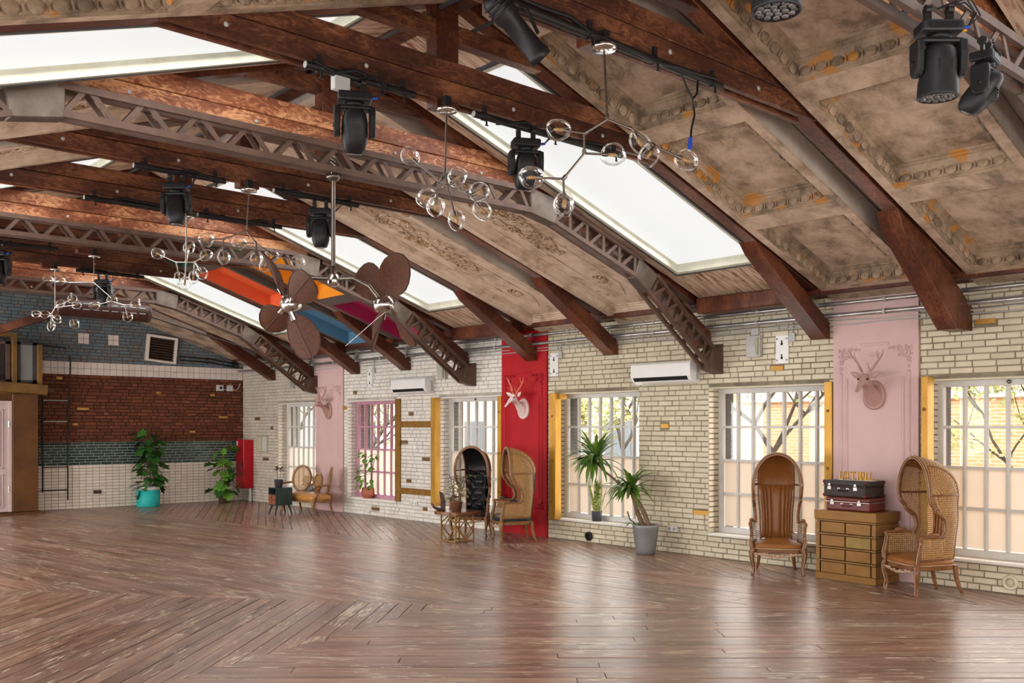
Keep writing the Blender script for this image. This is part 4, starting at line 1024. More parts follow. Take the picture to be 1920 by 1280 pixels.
suitcase('suitcase', 'battered dark brown suitcase on top of the red one', (11.15, 6.06, 1.032), radians(-97), .60, .40, .205, MT['casebrown'], MT['casegrey'], True)
sign = thing('letter_sign', 'small gold letter sign reading LOFT HALL on the upper suitcase', 'sign', (11.10, 5.99, 1.237), radians(-93))
def letters(txt, root, m, w_=.038, h_=.092, gap=.016, t=.013, d=.02):
    st = {'L': [((0, 0), (0, 1)), ((0, 0), (1, 0))], 'F': [((0, 0), (0, 1)), ((0, 1), (1, 1)), ((0, .52), (.7, .52))], 'T': [((.5, 0), (.5, 1)), ((0, 1), (1, 1))], 'H': [((0, 0), (0, 1)), ((1, 0), (1, 1)), ((0, .52), (1, .52))], 'A': [((0, 0), (.5, 1)), ((1, 0), (.5, 1)), ((.2, .36), (.8, .36))]}
    n = len(txt); tot = sum((w_ + gap) if c != ' ' else w_ * .8 for c in txt); x = -tot / 2
    for c in txt:
        if c == ' ': x += w_ * .8; continue
        mb = MB()
        if c == 'O': mb.tube([(x + w_ / 2 + w_ * .55 * cos(2 * pi * k / 20), 0, .012 + h_ * .5 + h_ * .46 * sin(2 * pi * k / 20)) for k in range(21)], t * .62, 6)
        else:
            for (a, b), (e, f) in st[c]:
                mb.bar((x + a * w_, 0, .010 + b * h_), (x + e * w_, 0, .010 + f * h_), t if abs(a - e) < .6 else t * .75, d, (0, 1, 0))
                if a == e:
                    for q in (b, f): mb.box(x + a * w_ - t * .95, x + a * w_ + t * .95, -d / 2, d / 2, .008 + q * h_ - .004, .008 + q * h_ + .006)
            if c == 'A':
                for a in (0, 1): mb.box(x + a * w_ - t * .95, x + a * w_ + t * .95, -d / 2, d / 2, .006, .014)
            if c in 'LFT':
                xe = x + w_; zt = h_ if c in 'FT' else .0
                mb.box(xe - .004, xe + .004, -d / 2, d / 2, .01 + (zt - .018 if c != 'L' else 0), .01 + (zt if c != 'L' else .022))
                if c == 'T': mb.box(x - .004, x + .004, -d / 2, d / 2, .01 + zt - .018, .01 + zt)
        mb.build('letter', m, root); x += w_ + gap
    MB().box(-tot / 2 - .02, tot / 2 + .02, -.03, .03, 0, .008).build('base', MT['metalgrey'], root)
letters('LOFT HALL', sign, MT['gold'])

# ---- small table with live edge top
tb = thing('side_table', 'small table with thick live edge wood top on a brass tube frame', 'table', (10.02, 12.54, 0))
N = 28; poly = []
for k in range(N):
    t = 2 * pi * k / N; r = .315 * (1 + .035 * sin(5 * t) + .02 * sin(11 * t))
    poly.append((r * sp(cos(t), .42), r * sp(sin(t), .42)))
MB().prism(poly, 'z', .445, .50).build('top', MT['tablewood'], tb, bevel=.006)
fr = MB(); q = .19; tt = .022
for x in (-q, q):
    for y in (-q, q): MB().bar((x, y, 0), (x, y, .445), tt, tt).build('leg', MT['brass'], tb)
for z in (.011, .434):
    for s in (-q, q):
        MB().bar((-q, s, z), (q, s, z), tt * .9, tt * .9).build('rail', MT['brass'], tb); MB().bar((s, -q, z), (s, q, z), tt * .9, tt * .9).build('rail', MT['brass'], tb)
for ax in (0, 1):
    for s in (-q, q):
        P = lambda a, z: (a, s, z) if ax == 0 else (s, a, z)
        for a, b in ((P(-q, .30), P(.0, .434)), (P(-q, .28), P(.02, .02)), (P(-.06, .434), P(q, .16)), (P(.02, .02), P(q, .17))): MB().bar(a, b, .014, .014).build('brace', MT['brass'], tb)
# things on the table
pt = thing('potted_plant', 'sage coloured branching houseplant in a ribbed wooden pot on the small table', 'plant', (9.99, 12.52, .50))
MB().lathe([(.0, 0), (.072, 0), (.095, .15), (.100, .16), (.086, .16), (.08, .13), (0, .13)], 20).build('bowl', MT['ribwood'], pt)
for k in range(6): MB().lathe([(.074 + k * .0042, .012 + k * .025), (.086 + k * .0042, .018 + k * .025), (.075 + k * .0042, .024 + k * .025)], 20).build('hoop', MT['darkwood'], pt)
fg = thing('wooden_figure', 'dark wood boat shaped carving beside the ribbed pot', 'sculpture', (9.83, 12.72, .50), radians(-42))
MB().tube([(-.17, 0, .13), (-.13, 0, .06), (-.05, 0, .022), (.06, 0, .02)], [.006, .022, .032, .02], 8).build('hull', MT['darkwood'], fg)
MB().prism([(-.02, .02), (.06, .02), (.065, .16), (.02, .30), (-.045, .33), (-.02, .18)], 'y', -.02, .02).build('fin', MT['darkwood'], fg, bevel=.006)

# ---- green cabinet
cb = thing('bedside_cabinet', 'small dark green cabinet with two wooden drawers on splayed legs', 'cabinet', (10.22, 18.965, 0))
MB().box(-.2, .2, .155, .165, .20, .58).box(-.2, .2, -.165, -.155, .20, .58).box(-.2, .2, -.155, .155, .20, .215).box(-.2, .2, -.155, .155, .565, .58).box(.185, .2, -.155, .155, .215, .565).box(-.19, .185, -.155, .155, .43, .442).build('body', MT['cabgreen'], cb, bevel=.003)
MB().box(-.13, .16, -.172, -.164, .24, .54).build('side_panel', MT['cabgreen'], cb, bevel=.003)
for z in (.22, .327):
    d = MB().box(-.205, .1, -.15, .15, z, z + .098).build('drawer', MT['drawerwood'], cb, bevel=.003); MB().lathe([(0, 0), (.014, 0), (.016, .012), (0, .016)], 10, TR((-.205, 0, z + .05), (0, -pi / 2, 0))).build('knob', MT['black'], d)
for x in (-1, 1):
    for y in (-1, 1): MB().tube([(x * .14, y * .11, .20), (x * .2, y * .15, 0)], [.024, .014], 8).build('leg', MT['darkgrey'], cb)

# ================================================================== PLANTS
def leaf_mesh(kind):
    mb = MB()
    if kind == 'monstera':                              # heart shaped, cut edges, midrib fold
        rim = []
        for k in range(25):
            t = -pi + 2 * pi * k / 24
            r = .5 * (1 + .25 * cos(t)) * (1 - .28 * (abs(sin(t * 3.5)) > .86 and abs(t) < 2.4 and abs(t) > .35))
            x = r * sin(t) * .92; y = .42 + r * cos(t) * .95 - (.16 if abs(t) > 2.9 else 0); rim.append(Vector((x, y, .20 * abs(x) ** 1.3 - .25 * max(0, y - .5) ** 2)))
        mb.add([Vector((0, .15, 0)), Vector((0, .55, -.02))] + rim, [(0 if not 6 <= k < 18 else 1, 2 + k, 3 + k) for k in range(24)] + [(0, 2 + 6, 1), (0, 1, 2 + 18)], True)
    elif kind == 'oval':
        rim = [Vector((.33 * sin(2 * pi * k / 10), .5 - .5 * cos(2 * pi * k / 10), .18 * abs(sin(2 * pi * k / 10)))) for k in range(10)]
        mb.add([Vector((0, .5, 0))] + rim, [(0, 1 + k, 1 + (k + 1) % 10) for k in range(10)], True)
    return mb
def strap(mb, p, dirv, L, w_, droop, tw=0, n=7):
    d = Vector(dirv).normalized(); side = d.cross(Vector((0, 0, 1)));
    if side.length < .05: side = Vector((cos(tw), sin(tw), 0))
    side.normalize(); vs = []; pos = Vector(p); cur = d.copy()
    for i in range(n + 1):
        t = i / n; ww = w_ * (.55 + 1.6 * t) if t < .28 else w_ * (1 - ((t - .28) / .72) ** 2.2)
        nrm = side.cross(cur); nrm.normalize()
        vs += [pos - side * ww + nrm * ww * .35, pos.copy(), pos + side * ww + nrm * ww * .35]
        pos = pos + cur * (L / n); cur = (cur + Vector((0, 0, -droop / n))).normalized()
    mb.add(vs, [q for i in range(n) for q in ((i * 3, i * 3 + 1, i * 3 + 4, i * 3 + 3), (i * 3 + 1, i * 3 + 2, i * 3 + 5, i * 3 + 4))], True)
LM = {k: leaf_mesh(k).mesh(k + '_leaf') for k in ('monstera', 'oval')}
def put_leaf(root, kind, m, p, out, size, rn, tilt=None):
    me = LM[kind] if LM[kind].materials and LM[kind].materials[0] == m else None
    if me is None:
        me = LM[kind].copy(); me.materials.clear(); me.materials.append(m)
        LM[kind + m.name] = me
    o = bpy.data.objects.new('leaf', me); COL.objects.link(o); o.parent = root
    a = math.atan2(out[1], out[0]) - pi / 2
    o.rotation_euler = (tilt if tilt is not None else rn.uniform(-1.1, -.1), rn.uniform(-.3, .3), a); o.location = p; o.scale = (size, size, size)
def leafy(root, kind, m, nleaf, h0, h1, rad, size, rn, stems, stemm, bend=.15):
    cur = []
    for s in range(stems):
        a = rn.uniform(0, 2 * pi); x0, y0 = .06 * cos(a), .06 * sin(a); b_ = rn.uniform(.4, 1) * bend; a2 = rn.uniform(0, 2 * pi)
        pts = [Vector((x0 + b_ * cos(a2) * t * t, y0 + b_ * sin(a2) * t * t, h0 + (h1 - h0) * rn.uniform(.9, 1) * t)) for t in [i / 6 for i in range(7)]]
        MB().tube(pts, [.011 * (1 - .5 * i / 6) for i in range(7)], 6).build('stem', stemm, root); cur.append(pts)
    for k in range(nleaf):
        pts = cur[k % stems]; t = ((k // stems) + rn.random()) / max(1, nleaf / stems) * 6; i = min(int(t), 5); p = pts[i].lerp(pts[i + 1], t - i)
        a = rn.uniform(0, 2 * pi); L = rad * rn.uniform(.3, 1); RL = root.location
        if RL.y + p.y + sin(a) * (L + size * .8) > YF - .10: a = -a
        if RL.x > 10.5 and WZ0 > .3 and RL.x + p.x + cos(a) * (L + size * .8) > (XR - .03 if RL.z < .1 or RL.x < 11 else WX - .05): a = pi - a
        q = p + Vector((cos(a) * L, sin(a) * L, L * rn.uniform(-.1, .45)))
        MB().tube([p, p.lerp(q, .5) + Vector((0, 0, .02)), q], .004, 4, caps=False).build('petiole', stemm, root)
        key = kind + m.name
        if key in LM: me = LM[key]
        else:
            me = LM[kind].copy(); me.materials.clear(); me.materials.append(m); LM[key] = me
        o = bpy.data.objects.new('leaf', me); COL.objects.link(o); o.parent = root; s_ = size * rn.uniform(.6, 1.1)
        o.rotation_euler = (rn.uniform(-1.2, -.05), rn.uniform(-.35, .35), a - pi / 2); o.location = q; o.scale = (s_, s_, s_)
def pot(root, prof, m, n=24, soilz=None, rs=None):
    MB().lathe(prof, n).build('pot', m, root)
    if soilz: MB().lathe([(0, soilz - .02), (rs, soilz - .02), (rs, soilz), (0, soilz + .006)], n).build('soil', MT['soil'], root)
rn = random.Random(5)
p = thing('potted_plant', 'tall bushy split leaf plant in a teal pot with pale rim', 'plant', (8.86, 22.93, 0))
pot(p, [(0, 0), (.262, 0), (.268, .01), (.268, .40), (.25, .40)], MT['teal']); pot(p, [(.24, .395), (.272, .40), (.272, .475), (.245, .475), (.24, .43)], MT['potwhite'], soilz=.44, rs=.24)
leafy(p, 'monstera', MT['leaf'], 120, .44, 1.78, .26, .26, rn, 4, MT['bark'], .13)
p = thing('potted_plant', 'split leaf plant with large bright leaves in a small bronze pot by the red cabinet', 'plant', (10.72, 22.80, 0))
pot(p, [(0, 0), (.135, 0), (.135, .26), (.14, .27), (.12, .27), (.11, .23)], MT['potbrown'], soilz=.24, rs=.115)
leafy(p, 'monstera', MT['leafy'], 18, .25, 1.55, .20, .31, rn, 2, MT['bark'], .12); leafy(p, 'monstera', MT['leaf'], 22, .25, 1.05, .34, .27, rn, 2, MT['bark'], .22)
p = thing('potted_plant', 'dark leaved plant in a slate pot on the green cabinet', 'plant', (10.16, 18.93, .58))
pot(p, [(0, 0), (.075, 0), (.098, .17), (.102, .175), (.09, .175), (.085, .15)], MT['potdark'], soilz=.155, rs=.085)
for x in (-.02, .03): MB().tube([(x, 0, .15), (x * 1.5, .01, .28), (x * 2, 0, .42)], .006, 5).build('stem', MT['bark'], p)
for k in range(26):
    a = rn.uniform(0, 2 * pi); mb = MB(); x = -.04 if k % 2 else .05; strap(mb, (x, 0, .36 + rn.random() * .07), (cos(a), sin(a), rn.uniform(-.1, .9)), rn.uniform(.12, .2), .014, .8, n=4); mb.build('leaf', MT['leafdark'], p)
p = thing('potted_plant', 'small bright green plant in a grey pot on the sill behind the settee', 'plant', (11.6, 20.15, WZ0 + .002))
pot(p, [(0, 0), (.085, 0), (.105, .17), (.095, .17), (.09, .15)], MT['potgrey'], soilz=.155, rs=.088); leafy(p, 'oval', MT['leafy'], 60, .16, .40, .14, .085, rn, 5, MT['leafy'], .14)
p = thing('potted_plant', 'climbing green plant in a faceted terracotta pot on the pink window sill', 'plant', (11.60, 17.62, WZ0 + .002))
pot(p, [(0, 0), (.10, 0), (.15, .10), (.135, .23), (.12, .23), (.11, .2)], MT['terracotta'], n=7, soilz=.21, rs=.11)
leafy(p, 'oval', MT['leafy'], 38, .2, 1.02, .15, .15, rn, 3, MT['bark'], .14)
MB().lathe([(0, .12), (.08, .12), (.08, .14), (0, .145)], 18).build('soil', MT['soil'], pt)
leafy(pt, 'oval', MT['leafgrey'], 70, .13, .60, .17, .06, rn, 5, MT['bark'], .13)
p = thing('snake_plant', 'variegated snake plant in a slate pot on the window sill', 'plant', (11.575, 10.82, WZ0 + .002))
pot(p, [(0, 0), (.075, 0), (.09, .15), (.092, .165), (.082, .165), (.078, .14)], MT['potdark'], soilz=.145, rs=.08)
MT['snake'] = mat('snake_leaf', (.05, .13, .03), (.42, .40, .10), rough=.4, scale=3, stretch=(3, 3, 14), lo=.42, hi=.6)
for k in range(30):
    a = rn.uniform(0, 2 * pi); rr = rn.uniform(0, .06); mb = MB(); strap(mb, (rr * cos(a), rr * sin(a), .13), (cos(a) * .27, sin(a) * .27, 1), rn.uniform(.3, .62), .028, .05, tw=a, n=6); mb.build('leaf', MT['snake'], p)
# yucca
p = thing('yucca_plant', 'tall two headed yucca in a pewter grey planter against the brick', 'plant', (11.08, 9.36, 0))
pot(p, [(0, 0), (.135, 0), (.15, .05), (.195, .40), (.205, .44), (.195, .445), (.18, .43), (.175, .40)], MT['potgrey'], n=32, soilz=.41, rs=.178)
def crown(cp, nl, L0, L1, up):
    for k in range(nl):
        a = 2 * pi * k / nl * 2.39996 * 4; el = rn.uniform(-.45, 1.25); mb = MB()
        if cp.x + cos(a) * cos(el) * L1 > .40: a = pi - a; el = max(el, .15) if cp.x + cos(pi - a) * L1 > .4 else el
        strap(mb, cp + Vector((cos(a) * .02, sin(a) * .02, rn.uniform(-.04, .06))), (cos(a) * cos(el), sin(a) * cos(el) , sin(el) + up), rn.uniform(L0, L1), .031, rn.uniform(.7, 2.3), n=8); mb.build('leaf', MT['leafyucca'], p)
def w2l(x, y, z): return Vector((x - 11.08, y - 9.36, z))
t1_ = [w2l(11.08, 9.40, .40), w2l(11.06, 9.50, .60), w2l(11.05, 9.56, .80), w2l(11.04, 9.62, .95)]
t2_ = [w2l(11.12, 9.32, .40), w2l(11.11, 9.42, .62), w2l(11.07, 9.56, .85), w2l(11.0, 9.85, 1.06), w2l(10.97, 10.10, 1.22), w2l(10.97, 10.28, 1.36)]
MB().tube(t1_, [.04, .036, .032, .028], 9).build('trunk', MT['bark'], p); MB().tube(t2_, [.038, .034, .028, .02, .018, .02], 9).build('trunk', MT['bark'], p)
crown(t1_[-1], 72, .30, .55, .3); crown(t2_[-1], 84, .36, .66, .25)
MB().tube([w2l(11.02, 9.45, .42), w2l(11.0, 9.6, .5), w2l(11.0, 9.65, .62)], .012, 6).build('shoot', MT['bark'], p); 
for k in range(10):
    a = rn.uniform(0, 2 * pi); mb = MB(); strap(mb, w2l(11.0, 9.55, .44), (cos(a), sin(a), .35), .2, .013, 1.3, n=5); mb.build('leaf', MT['leafyucca'], p)

# ================================================================== THINGS ON THE WALLS
def deer(label, loc, hm, am, rz=-90):
    r = thing('deer_head', label, 'wall sculpture', loc, radians(rz))
    pl_ = [(.145 * cos(2 * pi * k / 28) * (1 - .08 * sin(2 * pi * k / 28)), .185 * sin(2 * pi * k / 28)) for k in range(28)]
    MB().loft([[Vector((x * s, y, z * s)) for x, z in pl_] for s, y in ((.98, 0), (1, -.008), (1, -.03), (.9, -.045), (.86, -.045))], True).build('plaque', hm, r)
    def ringat(c, rx, rz_, t, n=16):                    # ellipse ring, plane tilted by t about X
        return [Vector((c[0] + rx * cos(2 * pi * k / n), c[1] - rz_ * sin(2 * pi * k / n) * sin(t), c[2] + rz_ * sin(2 * pi * k / n) * cos(t))) for k in range(n)]
    secs = [((0, -.03, -.03), .115, .15, 0), ((0, -.09, 0), .10, .135, .25), ((0, -.15, .06), .082, .11, .5), ((0, -.20, .13), .072, .092, .55), ((0, -.245, .175), .072, .085, .2), ((0, -.29, .175), .066, .078, -.35), ((0, -.335, .145), .053, .062, -.6), ((0, -.375, .105), .04, .046, -.75), ((0, -.415, .065), .034, .037, -.8), ((0, -.438, .042), .026, .027, -.85), ((0, -.448, .033), .01, .01, -.85)]
    MB().loft([ringat(*s) for s in secs], True).build('head', hm, r)
    for s in (-1, 1):
        e = MB(); M = Matrix.Translation((s * .065, -.215, .215)) @ Matrix.Rotation(s * radians(62), 4, 'Y') @ Matrix.Rotation(radians(18), 4, 'X')
        e.ell((0, 0, 0), (.034, .012, .075), 10, 8, M @ Matrix.Translation((0, 0, .07)) if False else None) if False else e.loft([[M @ Vector((rx * cos(2 * pi * k / 10), .35 * rx * sin(2 * pi * k / 10) + .01 * (zz / .15), zz)) for k in range(10)] for zz, rx in ((0, .014), (.03, .03), (.07, .036), (.11, .026), (.15, .004))], True)
        e.build('ear', hm, r)
        MB().ell((s * .06, -.30, .19), (.011, .017, .014), 8, 6).build('eye', MT['dark'], r)
        beam = [(s * .03, -.235, .235), (s * .075, -.21, .32), (s * .13, -.19, .40), (s * .20, -.20, .49), (s * .225, -.225, .56)]
        an = MB().tube(beam, [.017, .015, .013, .010, .003], 8)
        an.tube([(s * .055, -.222, .285), (s * .06, -.27, .33), (s * .058, -.29, .39)], [.011, .008, .003], 7)
        an.tube([(s * .15, -.19, .425), (s * .15, -.225, .49), (s * .155, -.24, .54)], [.010, .007, .003], 7)
        an.build('antler', am, r)
    MB().ell((.0, -.44, .035), (.02, .012, .012), 8, 6).build('nose', hm, r)
    return r
deer('dusty pink deer head on the near pale pink pilaster', (11.47, 5.95, 2.30), MT['pinkdeer'], MT['pinkdeer'])
deer('pale deer head with salmon antlers on the red pilaster', (11.47, 12.47, 2.22), MT['deerwhite'], MT['salmon'])
deer('dusty pink deer head on the far pale pink pilaster', (11.47, 19.02, 2.26), MT['pinkdeer'], MT['pinkdeer'])

def aircon(label, y0, y1, z0, z1):
    r = thing('air_conditioner', label, 'air conditioner', (XR, (y0 + y1) / 2, z0)); h = (y1 - y0) / 2; H = z1 - z0
    MB().prism([(0, .0), (-.11, .0), (-.20, .045), (-.235, .10), (-.235, H - .03), (-.21, H), (0, H)], 'y', -h, h).build('body', MT['metalwhite'], r, bevel=.008, seg=2)
    MB().prism([(-.237, .095), (-.200, .040), (-.195, .050), (-.230, .105)], 'y', -h + .06, h - .05).build('air_slot', MT['dark'], r)
    MB().prism([(-.205, .030), (-.120, -.006), (-.115, .004), (-.200, .045)], 'y', -h + .07, h - .06).build('louvre', MT['metalwhite'], r)
    MB().box(-.09, -.03, -h - .006, -h + .01, .05, H - .06).build('side_vent', MT['metalgrey'], r)
aircon('white wall air conditioner above the brick pier by the yucca', 8.68, 9.82, 2.55, 2.87)
aircon('white wall air conditioner above the gold timber frame', 15.12, 16.28, 2.56, 2.87)
def bracket(label, y, z0, z1):
    r = thing('speaker_bracket', label, 'bracket', (XR, y, z0)); H = z1 - z0; w_ = .10
    MB().box(-.022, .002, -w_, w_, 0, H).build('plate', MT['metalwhite'], r, bevel=.006)
    for z in (.05, H - .05):
        for s in (-.075, .075): MB().lathe([(0, 0), (.014, 0), (.012, .012), (0, .014)], 8, TR((-.022, s, z), (0, -pi / 2, 0))).build('bolt', MT['metalgrey'], r)
    for z in (.08, H - .12): MB().lathe([(0, 0), (.018, 0), (.018, .004), (0, .004)], 10, TR((-.022, 0, z), (0, -pi / 2, 0))).box(-.0265, -.022, -.008, .008, z, z + .05).build('keyhole', MT['dark'], r)
    MB().box(-.03, .0, -w_ - .10, -w_ - .01, H - .10, H + .02).build('junction_box', MT['metalgrey'], r, bevel=.004)
    MB().tube([(-.02, -w_ - .06, H), (-.02, -w_ - .065, H + .14), (-.03, -w_ - .06, H + .24)], .012, 6).build('cable', MT['metalgrey'], r)
bracket('white slotted wall plate above the window behind the leather chair', 7.29, 2.76, 3.15)
bracket('white slotted wall plate right beside the red pilaster', 11.73, 2.76, 3.16)
bracket('white slotted wall plate above the pink window', 17.38, 2.75, 3.14)
def speaker(label, y, z):
    r = thing('wall_speaker', label, 'speaker', (XR, y, z))
    MB().prism([(0, -.15), (-.07, -.15), (-.085, .0), (-.07, .15), (0, .15)], 'y', -.115, .115).build('housing', MT['metalgrey'], r, bevel=.012, seg=2)
    MB().tube([(-.085, -.075, -.12), (-.10, -.08, 0), (-.085, -.075, .12)], .02, 8).build('grille', MT['boardcream'], r)
    MB().box(-.045, .0, -.07, .05, .16, .26).build('junction_box', MT['metalgrey'], r, bevel=.004)
speaker('grey wall speaker next to the slotted plate over the leather chair', 7.72, 3.02)
speaker('grey wall speaker above the window behind the black tufted chair', 14.81, 2.97)
speaker('grey wall speaker above the window behind the settee', 20.72, 2.98)
# gold painted timbers beside the windows
def post(label, x0, y0, y1, z0, z1, extra=None):
    r = thing('gold_timber', label, 'timber post', ((x0 + XR) / 2, (y0 + y1) / 2, z0)); hx = (XR + .004 - x0) / 2; hy = (y1 - y0) / 2
    MB().box(-hx, hx, -hy, hy, 0, z1 - z0).build('post', MT['gold'], r, bevel=.006)
    for z in (.3, 1.0, 1.75):
        if z < z1 - z0: MB().lathe([(0, 0), (.022, 0), (.02, .008), (0, .011)], 9, TR((-hx, 0, z), (0, -pi / 2, 0))).build('bolt', MT['golddark'], r)
    if extra: extra(r)
    return r
post('gold timber post beside the nearest window, behind the right leather chair', 11.33, 5.215, 5.295, .36, 2.5)
post('flat gold timber post between chest and window', 11.45, 6.53, 6.64, .36, 2.49)
post('thick gold timber post right of the red pilaster', 11.36, 11.575, 11.73, .33, 2.47, lambda r: MB().box(.0, .16, -.13, -.075, 2.04, 2.13).build('stub', MT['gold'], r))
post('flat gold timber post left of the red pilaster', 11.45, 13.07, 13.175, .42, 2.46)
g = thing('timber_surround', 'gold timber surround with two rails around the white brick pier', 'timber surround', (XR, 15.65, 0))
MB().box(-.045, .004, .60, .76, .36, 2.48).build('post', MT['golddark'], g, bevel=.006); MB().box(-.135, .004, -.73, -.585, .36, 2.47).build('post', MT['gold'], g, bevel=.006)
for z in (1.89, .53): MB().box(-.04, .004, -.585, .60, z, z + .125).build('rail', MT['golddark'], g, bevel=.005)
# vents and sockets
def ring_vent(label, y, z, r_, m, dark):
    v_ = thing('wall_vent', label, 'vent', (XR, y, z)); M = TR((0, 0, 0), (0, -pi / 2, 0))
    MB().lathe([(r_ * .62, -.01), (r_ * .62, .03), (r_ * .8, .036), (r_, .026), (r_ * 1.02, .0), (r_ * 1.02, -.01)], 24, M).build('ring', m, v_)
    MB().lathe([(0, .004), (r_ * .63, .004), (r_ * .63, .002), (0, .002)], 24, M).build('disc', dark, v_)
ring_vent('round black pipe vent low under the yucca window', 10.92, .10, .075, MT['blackm'], MT['dark'])
ring_vent('round cream painted vent low at the near end', 4.34, .13, .085, MT['cream'], MT['cream'])
ring_vent('round cream painted vent behind the leather chair legs', 7.56, .19, .075, MT['cream'], MT['cream'])
ring_vent('round white painted vent below the pink window', 17.43, .12, .07, MT['white'], MT['white'])
def socket(label, loc, n, rz, m):
    s = thing('wall_socket', label, 'socket', loc, rz)
    MB().box(-.045 * n, .045 * n, -.03, .004, -.042, .042).build('plate', m, s, bevel=.005)
    for i in range(n): MB().lathe([(0, 0), (.026, 0), (.026, .004), (.02, .002), (0, .0)], 14, TR((-.045 * (n - 1) + .09 * i, -.03, 0), (pi / 2, 0, 0))).build('outlet', MT['darkgrey'] if m is MT['potbrown'] else MT['metalgrey'], s)
socket('white socket low on the brick right of the yucca planter', (XR, 9.18, .36), 2, radians(-90), MT['metalwhite'])
socket('white double socket inside the gold frame', (XR, 15.75, .36), 2, radians(-90), MT['metalwhite'])
socket('small socket below the notice board', (XR, 22.5, .36), 1, radians(-90), MT['metalgrey'])
socket('bronze double socket on the cream tiles left of the teal pot', (7.82, YF - .004, .37), 2, 0, MT['potbrown'])
# conduits under the eaves
for lb, x, z, r_ in (('upper steel conduit along the eaves', 11.40, 3.49, .026), ('lower steel conduit along the eaves', 11.38, 3.335, .028)):
    c_ = thing('steel_conduit', lb, 'conduit', (x, 12, z)); MB().tube([(0, -9.2, 0), (0, YF - 12.02, 0)], r_, 10).build('pipe', MT['steel'], c_)
    for k in range(22): MB().tube([(0, -9 + k * .92, 0), (0, -8.96 + k * .92, 0)], r_ * 1.3, 10).box(0, XR - x, -8.99 + k * .92, -8.97 + k * .92, -.012, .012).build('clip', MT['metalgrey'], c_)
cb_ = thing('cable_bundle', 'bundle of thin grey cables below the conduits', 'cable', (11.46, 12, 3.27))
for k in range(4):
    rr = random.Random(k); MB().tube([(rr.uniform(-.01, .02), -9.2 + i * .5, .05 * k - .05 + rr.uniform(-.012, .012)) for i in range(int((YF - 2.85) / .5))], .009, 5).build('cable', MT['metalgrey'], cb_)
# red cabinet and notice board
fc = thing('fire_cabinet', 'tall red metal fire hose cabinet in the corner', 'cabinet', (XR, 22.97, .33))
MB().box(-.265, .0, -.22, .22, 0, 1.24).build('body', MT['firered'], fc, bevel=.006); MB().box(-.272, -.265, -.205, .205, .02, 1.22).build('door', MT['firered'], fc, bevel=.003)
MB().box(-.275, -.271, .11, .18, 1.09, 1.20).build('sticker', MT['metalwhite'], fc); MB().box(-.29, -.272, -.19, -.16, .55, .65).build('handle', MT['black'], fc)
MB().box(-.10, -.05, -.2, -.15, -.33, 0).build('riser_pipe', MT['metalwhite'], fc)
nb = thing('notice_board', 'cream notice panel with faded sheets on the greige brick', 'board', (XR, 22.25, 1.26))
MB().box(-.03, .004, -.285, .285, 0, .42).build('panel', MT['boardcream'], nb, bevel=.004); MB().box(-.034, -.03, -.26, -.03, .03, .39).build('sheet', MT['potwhite'], nb); MB().box(-.034, -.03, .03, .26, .03, .39).build('sheet', MT['cream'], nb)

# ================================================================== FAR WALL FITTINGS
ft = lambda x, z: (x * 1.024, YF, 1.9 + (z - 1.9) * 1.024)
lv = thing('louvre_vent', 'large tilted louvred vent in a white frame on the blue brick', 'vent', (9.33, YF, 3.80), 0, rot=(0, radians(5), 0))
MB().box(-.38, -.31, -.10, 0, -.32, .33).box(.31, .38, -.10, 0, -.32, .33).box(-.31, .31, -.10, 0, .27, .33).box(-.31, .31, -.10, 0, -.32, -.27).build('frame', MT['sqtile'], lv, bevel=.006)
for k in range(9): MB().bar((-.31, -.06, -.24 + k * .062), (.31, -.06, -.24 + k * .062), .07, .012, (0, -.6, 1)).build('slat', MT['steelbrown'], lv)
MB().box(-.31, .31, -.015, -.005, -.27, .27).build('backing', MT['dark'], lv)
ld = thing('wall_ladder', 'black steel ladder bolted to the far wall beside the booth', 'ladder', (0, 0, 0))
xa, xb, yl = 6.58, 7.12, YF - .14
MB().tube([(xb, yl, .22), (xb, yl, 2.35), (xb + .03, yl - .02, 2.75), (xb + .05, yl - .02, 3.35), (xb + .04, yl - .02, 3.52)], .018, 8).build('rail', MT['blackm'], ld)
MB().tube([(xa, yl, .42), (xa, yl, 2.75)], .018, 8).build('rail', MT['blackm'], ld)
for k, z in enumerate((.46, .98, 1.51, 2.02, 2.50)): MB().tube([(xa, yl, z), (xb, yl, z)], .013, 7).build('rung', MT['blackm'] if k < 3 else MT['metalgrey'], ld)
for z in (.46, 2.02): MB().tube([(xa, yl, z), (xa, YF, z)], .012, 6).tube([(xb, yl, z), (xb, YF, z)], .012, 6).build('wall_stay', MT['blackm'], ld)
hr = thing('hand_rail', 'short black grab rail above the square tiles', 'rail', (0, 0, 0)); MB().tube([(6.42, YF - .35, 3.74), (7.05, YF - .12, 3.71), (7.10, YF, 3.70)], .016, 7).build('bar', MT['blackm'], hr)
for lb, z in (('upper black pipe crossing the blue brick by the corner', 3.62), ('lower black pipe crossing the blue brick by the corner', 3.53)):
    c_ = thing('black_pipe', lb, 'pipe', (0, 0, 0)); MB().tube([(9.8, YF - .03, z + .03), (10.6, YF - .03, z), (11.35, YF - .04, z - .10)], .017, 7).build('pipe', MT['blackm'], c_)
    MB().box(10.5, 10.53, YF - .05, YF, z - .03, z + .03).box(11.2, 11.23, YF - .06, YF, z - .07, z).build('clip', MT['blackm'], c_)
